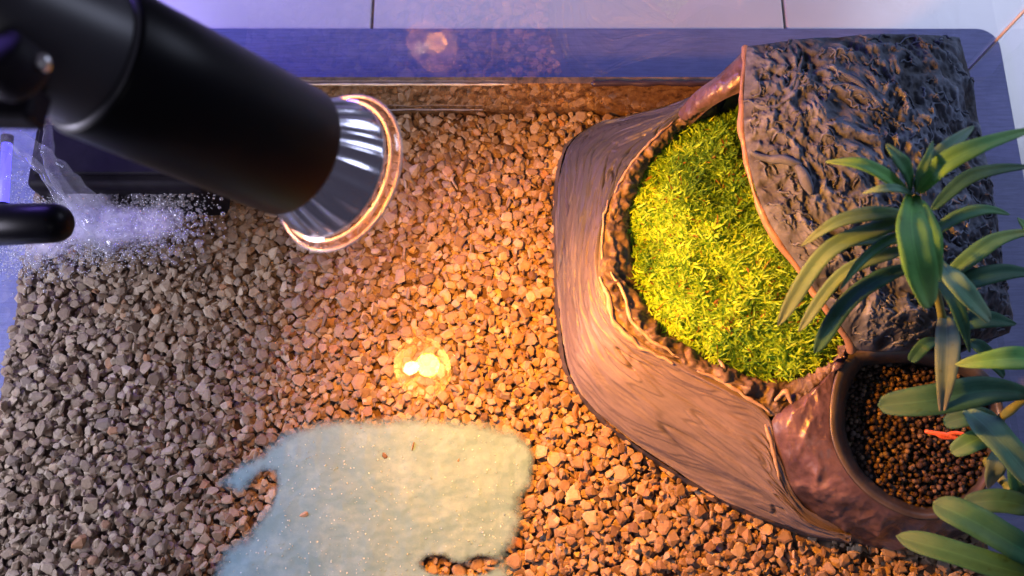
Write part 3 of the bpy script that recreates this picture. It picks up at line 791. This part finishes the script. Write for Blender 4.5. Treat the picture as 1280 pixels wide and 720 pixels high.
br_ = rng.random(n) < 0.03 + .6 * np.clip(np.array([noise.noise((a * 60, b * 60, 15)) for a, b in zip(rx, ry)]) - .35, 0, 1); cc[br_] = np.array([.26, .15, .04])
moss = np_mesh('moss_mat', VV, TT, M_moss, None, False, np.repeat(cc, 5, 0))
tag(moss, 'bed of shaggy yellow green moss filling the platform tray', 'moss', kind='stuff')
# matted underside of the moss
nx, ny = 60, 70
gx, gy = np.meshgrid(np.linspace(min(mx_), max(mx_), nx), np.linspace(min(my_), max(my_), ny), indexing='ij')
dmm = dist_poly(gx, gy, mp); ins = pip_np(gx.ravel(), gy.ravel(), mp).reshape(gx.shape)
gz = np.where(ins, 0.036 + .016 * np.clip(dmm / .03, 0, 1) ** .6, 0.030)
V = np.stack([gx, gy, gz], -1).reshape(-1, 3); keep = ins.ravel()
F = [f for f in grid_faces(nx, ny) if any(keep[list(f)])]
o = mesh_obj('matted_base', V.tolist(), F, noisy('moss_thatch', [(.3, (.05, .07, .01)), (.7, (.16, .17, .02))], 250, .9), moss); tag(o, kind='stuff')

# ------------------------------------------------------------------ clay pellets in the bowl
def ico(sub):
    bm = bmesh.new(); bmesh.ops.create_icosphere(bm, subdivisions=sub, radius=1.0); bm.verts.index_update()
    v = np.array([tuple(p.co) for p in bm.verts]); f = np.array([[q.index for q in fc.verts] for fc in bm.faces]); bm.free(); return v, f
IV, IF = ico(2)
pp = [W(bc.x + (p[0] - bc.x) * .84, bc.y + (p[1] - bc.y) * .84, p[2] - .012) for p in ring_px]
pts = []
for layer, (zz, sp) in enumerate(((.036, .0035), (.0390, .0034), (.0415, .0046))):
    y = min(p.y for p in pp); row = 0
    while y < max(p.y for p in pp):
        x = min(p.x for p in pp) + (sp / 2) * (row % 2)
        while x < max(p.x for p in pp):
            a, b = x + random.uniform(-.38, .38) * sp, y + random.uniform(-.38, .38) * sp
            if pip(a, b, pp): pts.append((a, b, zz + random.uniform(-.001, .001) + .0015 * noise.noise((a * 40, b * 40, 1)), random.uniform(.0012, .0020)))
            x += sp
        y += sp * .87; row += 1
pts = np.array(pts); n = len(pts)
squ = rng.uniform(.85, 1.1, (n, 1, 3)); P = IV[None] * pts[:, None, 3:4] * squ + pts[:, None, :3]
u = rng.random((n, 1)); c = np.array([.016, .011, .011]) * (1 - u) + np.array([.070, .046, .042]) * u
c[rng.random(n) < .12] = np.array([.17, .13, .105]); c[rng.random(n) < .10] = np.array([.10, .085, .09])
def pellet_material():
    m, t, b = nt('baked_clay'); a = t.nodes.new('ShaderNodeAttribute'); a.attribute_name = 'tint'; v = geo_pos(t)
    nn = tex_noise(t, 700, 4, .6, v); r = ramp(t, [(.3, (.7, .7, .7)), (.7, (1.15, 1.15, 1.15))], nn.outputs[0])
    t.links.new(mixc(t, a.outputs['Color'], r.outputs[0], 1, 'MULTIPLY'), b.inputs['Base Color'])
    b.inputs['Roughness'].default_value = .62; b.inputs['Specular IOR Level'].default_value = .3; bump(t, b, nn.outputs[0], .5, .0005); return m
pel = np_mesh('clay_pellets', P.reshape(-1, 3), (IF[None] + (np.arange(n) * len(IV))[:, None, None]).reshape(-1, 3), pellet_material(), None, True, np.repeat(c, len(IV), 0))
tag(pel, 'small round dark brown clay pellets filling the planting bowl', 'clay pellets', kind='stuff')

# ------------------------------------------------------------------ orange sprig on the pellets
spr = empty('orange_sprig', W(1185, 545, .046), 'small orange red forked sprig lying on the dark clay pellets', 'sprig')
M_spr = noisy('orange_stem', [(.3, (.55, .09, .035)), (.7, (.75, .20, .10))], 300, .45)
for nm, L, r in (('stem', [(1156, 539, .046), (1172, 542, .049), (1188, 545, .0495), (1205, 552, .049)], .0017), ('twig', [(1180, 544, .0495), (1195, 541, .051), (1212, 545, .052)], .0013),
                 ('twig', [(1168, 541, .049), (1178, 547, .049), (1190, 548, .049)], .0011)):
    pth = cr([W(*q) for q in L], 16); V, F = tube(pth, [r * (.5 + .5 * math.sin(math.pi * (i + 2) / 19)) for i in range(16)], 8)
    adopt(mesh_obj(nm, V, F, M_spr), spr)

# ------------------------------------------------------------------ plants
def leaf_material(name, c0, c1, tip, rough=.58):
    m, t, b = nt(name); uv = t.nodes.new('ShaderNodeUVMap'); sx = t.nodes.new('ShaderNodeSeparateXYZ'); t.links.new(uv.outputs[0], sx.inputs[0])
    v = geo_pos(t); n = tex_noise(t, 60, 5, .6, v); r = ramp(t, [(.3, c0), (.7, c1)], n.outputs[0])
    tr = ramp(t, [(.0, (0, 0, 0)), (.72, (0, 0, 0)), (1.0, (1, 1, 1))], sx.outputs[0])
    c = mixc(t, r.outputs[0], tip, tr.outputs[0])
    mp_ = t.nodes.new('ShaderNodeMapping'); mp_.inputs['Scale'].default_value = (1.2, 34, 1); t.links.new(uv.outputs[0], mp_.inputs[0])
    n2 = tex_noise(t, 1, 3, .5, mp_.outputs[0]); r2 = ramp(t, [(.35, (.91, .93, .91)), (.65, (1.07, 1.07, 1.06))], n2.outputs[0])
    mr = ramp(t, [(.0, (.88, .9, .86)), (.05, (1, 1, 1)), (.46, (1, 1, 1)), (.49, (1.35, 1.3, 1.3)), (.51, (1.35, 1.3, 1.3)), (.54, (1, 1, 1)), (.95, (1, 1, 1)), (1, (.88, .9, .86))], sx.outputs[1])
    c = mixc(t, c, mr.outputs[0], 1, 'MULTIPLY')
    sp_n = tex_noise(t, 210, 3, .6, v); sr = ramp(t, [(.27, (.72, .62, .45)), (.36, (1, 1, 1))], sp_n.outputs[0])
    c = mixc(t, c, sr.outputs[0], .8, 'MULTIPLY')
    c = mixc(t, c, r2.outputs[0], 1, 'MULTIPLY')
    t.links.new(c, b.inputs['Base Color']); b.inputs['Roughness'].default_value = rough; b.inputs['Specular IOR Level'].default_value = .3; bump(t, b, n2.outputs[0], .4, .0006)
    tl = t.nodes.new('ShaderNodeBsdfTranslucent'); t.links.new(c, tl.inputs[0])
    mx = t.nodes.new('ShaderNodeMixShader'); mx.inputs[0].default_value = .3
    t.links.new(b.outputs[0], mx.inputs[1]); t.links.new(tl.outputs[0], mx.inputs[2]); t.links.new(mx.outputs[0], t.nodes['Material Output'].inputs[0])
    return m
LM = {'bright': leaf_material('leaf_bright', (.095, .31, .09), (.15, .43, .13), (.22, .42, .18)),
      'mid': leaf_material('leaf_mid', (.060, .21, .10), (.105, .30, .14), (.14, .30, .17)),
      'pale': leaf_material('leaf_pale', (.115, .28, .20), (.17, .37, .26), (.22, .36, .27)),
      'olive': leaf_material('leaf_olive', (.085, .20, .13), (.125, .27, .17), (.16, .25, .19)),
      'deep': leaf_material('leaf_deep', (.030, .135, .070), (.055, .20, .10), (.10, .22, .13)),
      'dark': leaf_material('leaf_dark', (.020, .095, .065), (.038, .145, .10), (.05, .15, .11)),
      'brown': leaf_material('leaf_brown', (.13, .23, .18), (.18, .29, .22), (.28, .28, .27))}
def leaf(parent, pts, wpx, kind, shape='lance', roll=0.0):
    """pts: (px,py,z) from stalk to tip; wpx: widest breadth in photo pixels"""
    n, mcr = 22, 7; P = cr([W(*p) for p in pts], n)
    dep = (P[n // 2] - Vector((0, 0, HC))).length; hw = .76 * wpx / 2 / FPX * dep
    V, U = [], []
    for i, p in enumerate(P):
        s = i / (n - 1); t = (P[min(i + 1, n - 1)] - P[max(i - 1, 0)]).normalized()
        vdir = (p - Vector((0, 0, HC))).normalized()
        side = t.cross(Vector((0.0, 0.15, 1))).normalized()
        side = (Matrix.Rotation(roll, 3, t) @ side); nrm = side.cross(t).normalized()
        if shape == 'lance': f = (math.sin(math.pi * min(1, s ** .8 * .97 + .03)) ** .75) * .96 + .04 * (1 - s)
        elif shape == 'strap': f = min(1, .28 + 2.2 * s) * (1 - max(0, (s - .75) / .25) ** 2.6)
        else: f = min(1, .35 + 1.6 * s) * math.sqrt(max(0, 1 - max(0, (s - .62) / .38) ** 2.4))
        f = max(f, .02)
        for k in range(mcr):
            q = (k / (mcr - 1)) * 2 - 1
            wob = .05 * hw * math.sin(s * 17 + q * 2 + wpx)
            V.append(p + side * (q * hw * f) + nrm * (abs(q) * hw * f * .16 - (.10 * hw * (1 - min(1, abs(q) * 4))) + wob * abs(q)))
            U.append((s, k / (mcr - 1)))
    o = mesh_obj('leaf', V, grid_faces(n, mcr), LM[kind])
    l = o.data.uv_layers.new(name='UVMap')
    for lp in o.data.loops: l.data[lp.index].uv = U[lp.vertex_index]
    md = o.modifiers.new('thickness', 'SOLIDIFY'); md.thickness = .0006; md.offset = 0
    adopt(o, parent); return o
M_stem = noisy('plant_stem', [(.3, (.10, .16, .05)), (.7, (.20, .26, .10))], 120, .5)
def stem(parent, pts, r0, r1):
    P = cr([W(*p) for p in pts], 30); rr = [(r0 + (r1 - r0) * i / 29) * (1 + .12 * math.sin(i * 1.3)) for i in range(30)]
    V, F = tube(P, rr, 10); adopt(mesh_obj('stem', V, F, M_stem), parent)

pa = empty('leafy_plant', W(1190, 520, .042), 'tall leafy green plant whose top rosette spreads over the bark roof', 'plant', 'plants in the bowl')
stem(pa, [(1190, 520, .040), (1186, 450, .085), (1172, 370, .135), (1150, 290, .175), (1143, 245, .198)], .0030, .0018)
leaf(pa, [(1165, 262, .176), (1205, 225, .182), (1245, 212, .184), (1292, 208, .182)], 22, 'dark')
leaf(pa, [(1178, 352, .140), (1215, 320, .150), (1250, 298, .152), (1296, 288, .150)], 26, 'mid')
leaf(pa, [(1180, 362, .138), (1220, 348, .146), (1260, 340, .146), (1300, 342, .140)], 30, 'dark')
leaf(pa, [(1185, 410, .105), (1215, 400, .118), (1245, 400, .116), (1270, 405, .108)], 30, 'dark')
leaf(pa, [(1172, 425, .085), (1155, 432, .088), (1138, 452, .078)], 20, 'dark', 'round')
leaf(pa, [(1150, 330, .150), (1100, 348, .160), (1055, 382, .150), (1018, 442, .124)], 27, 'dark', 'strap')
leaf(pa, [(1148, 310, .160), (1110, 318, .170), (1050, 345, .166), (998, 415, .138)], 20, 'olive', 'strap')
leaf(pa, [(1145, 300, .166), (1105, 300, .176), (1065, 303, .178), (1036, 312, .174)], 18, 'olive')
leaf(pa, [(1145, 275, .178), (1100, 285, .188), (1030, 318, .184), (972, 408, .150)], 27, 'olive', 'strap')
leaf(pa, [(1143, 270, .184), (1095, 267, .194), (1045, 278, .192), (1001, 308, .180)], 25, 'olive')
leaf(pa, [(1182, 395, .120), (1184, 425, .132), (1182, 470, .136), (1177, 521, .126)], 36, 'brown', 'lance', .15)
leaf(pa, [(1172, 325, .160), (1188, 345, .172), (1210, 370, .172), (1238, 400, .160)], 36, 'pale', 'round')
leaf(pa, [(1148, 250, .192), (1160, 285, .202), (1168, 320, .202), (1176, 352, .192)], 34, 'bright')
leaf(pa, [(1146, 238, .198), (1165, 208, .208), (1188, 182, .211), (1217, 158, .206)], 30, 'pale')
leaf(pa, [(1139, 238, .198), (1134, 215, .209), (1123, 198, .213), (1108, 180, .211)], 28, 'mid')
leaf(pa, [(1147, 240, .199), (1175, 208, .214), (1225, 182, .220), (1295, 160, .214)], 32, 'bright')
leaf(pa, [(1155, 300, .170), (1195, 272, .180), (1232, 262, .182), (1262, 268, .176)], 20, 'mid')
leaf(pa, [(1146, 290, .172), (1112, 300, .182), (1078, 325, .180), (1050, 362, .166)], 17, 'mid')
leaf(pa, [(1160, 330, .150), (1190, 372, .158), (1205, 410, .154), (1212, 440, .142)], 24, 'dark')
leaf(pa, [(1144, 240, .200), (1150, 218, .212), (1160, 196, .216), (1166, 176, .212)], 15, 'mid')
leaf(pa, [(1141, 242, .200), (1122, 236, .212), (1100, 236, .214), (1078, 242, .208)], 15, 'pale')
leaf(pa, [(1138, 243, .199), (1110, 222, .212), (1075, 205, .216), (1032, 202, .209)], 26, 'bright')
leaf(pa, [(1142, 244, .200), (1140, 280, .216), (1148, 330, .218), (1163, 384, .206)], 54, 'bright', 'round')

pb = empty('leafy_plant', W(1225, 545, .042), 'green plant with broad dark leaves leaning in from the right edge over the bowl', 'plant', 'plants in the bowl')
stem(pb, [(1228, 545, .040), (1248, 525, .075), (1278, 500, .105), (1305, 470, .130), (1330, 430, .15)], .0028, .0022)
leaf(pb, [(1288, 492, .118), (1235, 488, .128), (1165, 500, .126), (1097, 507, .112)], 46, 'dark', 'round', -.1)
leaf(pb, [(1248, 525, .078), (1232, 520, .088), (1205, 522, .088), (1180, 530, .080)], 28, 'dark', 'round')
leaf(pb, [(1255, 470, .08), (1240, 450, .09), (1222, 432, .095), (1205, 425, .09)], 26, 'dark')
leaf(pb, [(1318, 452, .145), (1280, 448, .156), (1240, 450, .158), (1194, 456, .150)], 36, 'bright')
leaf(pb, [(1252, 540, .07), (1235, 545, .078), (1215, 552, .080), (1189, 566, .072)], 30, 'mid', 'round')
leaf(pb, [(1208, 512, .100), (1230, 530, .112), (1258, 560, .114), (1300, 610, .104)], 46, 'pale', 'strap')
leaf(pb, [(1330, 430, .15), (1320, 340, .17), (1298, 300, .178), (1272, 272, .172)], 30, 'bright')
pc = empty('leafy_plant', W(1236, 580, .042), 'low green plant with long drooping leaves at the lower right corner', 'plant', 'plants in the bowl')
stem(pc, [(1232, 575, .040), (1262, 612, .070), (1300, 660, .095), (1330, 700, .11)], .0028, .0020)
leaf(pc, [(1248, 560, .065), (1246, 575, .074), (1242, 592, .072), (1238, 608, .062)], 28, 'brown', 'round')
leaf(pc, [(1312, 645, .090), (1280, 632, .098), (1245, 626, .096), (1204, 630, .086)], 34, 'dark', 'round')
leaf(pc, [(1320, 712, .108), (1270, 682, .122), (1215, 650, .122), (1166, 628, .110)], 46, 'deep', 'strap')
leaf(pc, [(1330, 730, .108), (1260, 712, .116), (1190, 690, .110), (1120, 670, .094)], 36, 'deep', 'strap')
leaf(pc, [(1280, 632, .085), (1272, 610, .095), (1268, 585, .097), (1270, 560, .09)], 26, 'deep')

# ------------------------------------------------------------------ heat lamp
DF, DR_ = 0.362, 0.288
pF, pR = D(365, 189, DF), D(112, 70, DR_)
ax = (pF - pR).normalized(); tubeL = (pF - pR).length
RT = 84.0 * DF / FPX
lamp = empty('spot_lamp', pR, 'black cylindrical heat lamp with ribbed glass reflector bulb shining onto the gravel', 'lamp')
V, F = lathe(pR, ax, [(0.001, RT * .97 - .0035), (0.0, RT * .97 - .0022), (0.0004, RT * .97 - .0008), (.0016, RT * .97), (tubeL * .3, RT * .985), (tubeL - .0016, RT), (tubeL - .0003, RT - .0006), (tubeL, RT - .0016), (tubeL - .012, RT - .0022), (tubeL - .02, RT - .004)], 96)
hs = adopt(mesh_obj('housing', V, F, M_black), lamp)
V, F = lathe(pR, ax, [(-.0004, RT * .97 - .0034), (-.0009, RT * .97 - .0026), (-.0002, RT * .97 - .0016), (.0004, RT * .97 - .0012)], 96)
adopt(mesh_obj('rear_edge', V, F, M_rimline), lamp)  # rear rim ring, greyer than the black housing
V, F = lathe(pR, ax, [(-.040, RT * .0), (-.040, RT * .60), (-.038, RT * .68), (-.030, RT * .74), (-.010, RT * .82), (-.002, RT * .86), (.0015, RT * .97 - .003)], 96)
adopt(mesh_obj('rear_cap', V, F, M_grey_metal), lamp)
# swivel bracket, arm and screw
a_, s_, u_ = frame_axis(ax)
br0 = D(22, 92, .252)
V, F = lathe(br0 + Vector((0, 0, .012)), Vector((.35, -.25, -1)), [(0, .0), (0, .0075), (.001, .0085), (.010, .009), (.012, .008), (.012, 0)], 40)
adopt(mesh_obj('swivel_knuckle', V, F, M_black_plastic), lamp)
sp_ = D(51, 74, .243)
V, F = lathe(sp_, Vector((.2, .1, 1)), [(-.003, .0022), (.0, .0022), (.0006, .0014), (.0008, .0)], 20); adopt(mesh_obj('screw', V, F, M_screw), lamp)
arm0, arm1 = D(-160, 128, .265), D(52, 134, .262)
vA = arm1 - arm0; cA = (arm0 + arm1) / 2
v_, f_ = box_verts((0, 0, 0), (vA.length, .0115, .010)); arm = mesh_obj('arm', v_, f_, M_black_plastic, None, False)
arm.matrix_world = Matrix.Translation(cA) @ vA.to_track_quat('X', 'Z').to_matrix().to_4x4()
md = arm.modifiers.new('bevel', 'BEVEL'); md.width = .0018; md.segments = 3
mw = arm.matrix_world.copy(); arm.parent = lamp; arm.matrix_parent_inverse = Matrix.Translation(-lamp.location); 
# bulb: pressed glass reflector, ribbed outside, front rim, lit filament inside
bulb = empty('bulb', pF); adopt(bulb, lamp)
M_refl = principled('mirror_coat', (0.50, 0.49, 0.56), 0.2, 0.9)
M_refl_in = None
m, t, b = nt('lit_reflector'); b.inputs['Base Color'].default_value = (.9, .62, .35, 1); b.inputs['Metallic'].default_value = .9; b.inputs['Roughness'].default_value = .3
b.inputs['Emission Color'].default_value = (1, .36, .08, 1); b.inputs['Emission Strength'].default_value = 26.0; M_refl_in = m
m, t, b = nt('filament_glow'); b.inputs['Emission Color'].default_value = (1, .62, .22, 1); b.inputs['Emission Strength'].default_value = 240.0; M_fil = m
M_rimg = clear_material('rim_glass', 1.5, (.97, .90, .90), 0.04, 0, 0.03, 2.5)
for n_ in M_rimg.node_tree.nodes:
    if n_.type in ('BSDF_DIFFUSE', 'BSDF_TRANSLUCENT'): n_.inputs[0].default_value = (.85, .55, .42, 1)
KB = 1.29; KA = 1.12; RB = .0272 * KB; BL = .0225 * KA
NR = 24
prof = [(a * KA, b_ * KB) for a, b_ in ((-.004, .0150), (.001, .0172), (.005, .0192), (.010, .0212), (.015, .0227), (.0195, .0236))]
V, F = lathe(pF, ax, prof, NR * 8, lambda i, an: 1 + (.022 if 0 < i < 5 else .010) * (1 - 2 * abs(math.sin(an * NR / 2))))
adopt(mesh_obj('reflector', V, F, M_refl), bulb); bpy.data.objects[-1] if False else None
V, F = lathe(pF, ax, [(.0192 * KA, .0233 * KB), (.0196 * KA, .0248 * KB), (.0205 * KA, .0262 * KB), (BL, RB), (BL + .0022, RB), (BL + .0030, RB - .0008), (BL + .0030, RB - .0018), (BL + .0012, RB - .0026), (BL - .001, RB - .0036)], 128)
rim_o = adopt(mesh_obj('rim', V, F, M_rimg), bulb)
M_bead = principled('pale_glass_edge', (.80, .62, .58), .18)
for dd_, rr_, th in ((BL + .0016, RB, .0007), (BL - .0008, RB - .0034, .0006), (.0194 * KA, .0236 * KB, .0005)):
    a3, s3, u3 = frame_axis(ax); pth = [pF + ax * dd_ + (s3 * math.cos(2 * math.pi * q / 96) + u3 * math.sin(2 * math.pi * q / 96)) * rr_ for q in range(97)]
    V, F = tube(pth, th, 8, False); adopt(mesh_obj('rim_bead', V, F, M_bead), bulb)
V, F = lathe(pF, ax, [(.000, .0040 * KB), (.004 * KA, .0105 * KB), (.010 * KA, .0165 * KB), (.015 * KA, .0203 * KB), (BL - .0035, .0216 * KB)], NR * 4)
adopt(mesh_obj('inner_reflector', V, F, M_refl_in), bulb)
off_ = Vector((-1, 0, 0)); off_ = (off_ - ax * off_.dot(ax)).normalized() * .0075
V, F = lathe(pF + off_ + ax * .004, ax, [(.002, .0), (.002, .0042), (.006, .0058), (.012, .0058), (.0150, .0040), (.0160, .0015), (.0162, 0)], 24)
adopt(mesh_obj('filament', V, F, M_fil), bulb)
for c in (hs,): pass
sl = bpy.data.lights.new('lamp_beam', 'SPOT'); sl.energy = 17.0; sl.color = (1.0, .30, .008); sl.spot_size = R(144); sl.spot_blend = 1.0; sl.shadow_soft_size = .010
so = bpy.data.objects.new('lamp_beam', sl); COL.objects.link(so); so.location = pF + ax * (BL + .006)
aim = (W(930, 590, 0.03) - so.location).normalized(); so.rotation_euler = aim.to_track_quat('-Z', 'Y').to_euler()

# ------------------------------------------------------------------ filter, outlet, falling water, foam
fb = empty('filter_box', W(150, 190, 0), 'black filter box partly hidden below the lamp at the back left', 'filter')
cA_, cB_ = W(40, 150, .055), W(255, 232, .055)
box('body', ((cA_.x + cB_.x) / 2, (cA_.y + cB_.y) / 2, .024), (abs(cB_.x - cA_.x), abs(cA_.y - cB_.y), .056), M_black_plastic, fb, .006, 4)
box('lid', ((cA_.x + cB_.x) / 2, (cA_.y + cB_.y) / 2 + .002, .0535), (abs(cB_.x - cA_.x) - .012, abs(cA_.y - cB_.y) - .012, .005), M_black_plastic, fb, .002, 3)
ob = D(-60, 283, .44); oe = D(90, 278, .44); oa = (oe - ob).normalized(); oL = (oe - ob).length
r0 = 25 * .44 / FPX
out = empty('outlet_tube', ob, 'short black round ended outlet tube entering at the left edge above the water', 'tube')
V, F = lathe(ob, oa, [(0, 0), (0, r0 * 1.1)] + [(oL - r0 * 1.0 + r0 * 1.0 * math.sin(R(a)), r0 * math.cos(R(a)) ** .8 if a < 90 else 0) for a in range(0, 91, 10)], 48)
adopt(mesh_obj('barrel', V, F, M_black), out)
# falling water: twisted sheets
st = empty('water_stream', W(130, 280, ZW), 'violet lit stream of falling water splashing beside the black outlet tube', 'water')
for k, (L, rr) in enumerate((([(-30, 150, .13), (25, 178, .10), (70, 215, .075), (115, 265, .05), (150, 305, .036)], .009), ([(-30, 168, .12), (20, 192, .10), (55, 215, .08), (85, 262, .055), (110, 300, .036)], .004),
                             ([(62, 150, .11), (60, 180, .09), (66, 215, .07), (95, 255, .048), (120, 285, .036)], .0045))):
    P = cr([W(*q) for q in L], 50); rad = [rr * (.55 + .8 * (i / 49) ** 1.3) * (1 + .22 * noise.noise((i * .3, k * 5, 1))) for i in range(50)]
    V, F = tube(P, rad, 22)
    V = [v + Vector((noise.noise((v.x * 130, v.y * 130, v.z * 90)), noise.noise((v.x * 130, v.y * 130, v.z * 90 + 9)), 0)) * .0022 for v in V]
    adopt(mesh_obj('strand', V, F, M_stream), st)
bp, bsz = [], []
for (cx_, cy_, sx_, sy_, n_) in ((150, 280, 46, 20, 1100), (200, 268, 32, 24, 1300), (120, 303, 40, 14, 500), (130, 222, 70, 6, 420), (40, 325, 18, 14, 300), (200, 236, 40, 8, 320)):
    for k in range(n_):
        q = W(random.gauss(cx_, sx_), random.gauss(cy_, sy_), ZW)
        if q.x < XL + .003: continue
        r_ = min(.0040, random.lognormvariate(-7.55, .55)); bp.append((q.x, q.y, ZW + r_ * random.uniform(.1, .7))); bsz.append(r_)
bp = np.array(bp); bsz = np.array(bsz)
P = IV[None] * bsz[:, None, None] + bp[:, None]
fo = np_mesh('foam', P.reshape(-1, 3), (IF[None] + (np.arange(len(bp)) * len(IV))[:, None, None]).reshape(-1, 3), M_bubble, None, True)
tag(fo, 'violet tinted foam bubbles floating where the falling water meets the surface', 'foam', kind='stuff')
# cloudy water under the splash: many tiny bubbles just below the surface
nb = 6000; q = []
while len(q) < nb:
    a, b_ = random.choice(((140, 285), (140, 285), (110, 300), (70, 250), (30, 310)));
    p = W(random.gauss(a, 34), random.gauss(b_, 18), random.uniform(.018, ZW - .001))
    if p.x > XL + .003: q.append((*p, random.uniform(.0002, .0005)))
q = np.array(q); I1, J1 = ico(1)
P = I1[None] * q[:, None, 3:4] + q[:, None, :3]
M_micro = principled('air_bubble_cloud', (.75, .75, .82), .25)
mb = np_mesh('fine_bubbles', P.reshape(-1, 3), (J1[None] + (np.arange(nb) * len(I1))[:, None, None]).reshape(-1, 3), M_micro, fo, True); tag(mb, kind='stuff')
M_mist = cover_material('milky_water', [(.3, (.55, .52, .66)), (.7, (.80, .78, .90))], 60, 500, 0.62, .35)
blobs = [(W(140, 285, ZW).xy, .030, .014, .95), (W(95, 250, ZW).xy, .022, .020, .8), (W(195, 275, ZW).xy, .022, .014, .62), (W(50, 310, ZW).xy, .022, .012, .75), (W(60, 205, ZW).xy, .018, .014, .6)]
def mist_cover(x, y):
    return .06 + sum(k_ * math.exp(-((x - g_.x) / a_) ** 2 - ((y - g_.y) / b_) ** 2) for g_, a_, b_, k_ in blobs) * .85 + .22 * noise.noise((x * 45 + y * 30, y * 70, 2))  - .12
p_a, p_b = W(-20, 345, ZW), W(280, 150, ZW)
mist = cover_patch('milky_water', XL + .002, p_b.x, p_a.y, p_b.y, 90, 70, lambda x, y: ZW + .0009 + .0005 * noise.noise((x * 90, y * 90, 1)), mist_cover, M_mist)
mist.parent = fo; tag(mist, kind='stuff')
# blue lamp strip on the left pane
ls = empty('light_strip', W(2, 215, .03), 'small glowing blue light strip at the far left edge of the tank', 'light strip')
m, t, b = nt('blue_diode_glow'); b.inputs['Base Color'].default_value = (.05, .05, .4, 1); b.inputs['Emission Color'].default_value = (.10, .08, 1, 1); b.inputs['Emission Strength'].default_value = 2.5
p0, p1 = W(4, 260, .03), W(9, 175, .03)
V, F = tube([p0, p1], .0035, 12); adopt(mesh_obj('glowing_tube', V, F, m), ls)
for p in (p0, p1):
    d_ = (p1 - p0).normalized() * .003; V, F = tube([p - d_, p + d_], .0042, 12); adopt(mesh_obj('end_cap', V, F, M_black_plastic), ls)

# ------------------------------------------------------------------ water
wv_ = [(XL + .0002, YF + .0002, ZW), (XR - .0002, YF + .0002, ZW), (XR - .0002, YB - .0002, ZW), (XL + .0002, YB - .0002, ZW)]
wo = mesh_obj('water', wv_, [(0, 1, 2, 3)], M_water, None, False); tag(wo, kind='structure')
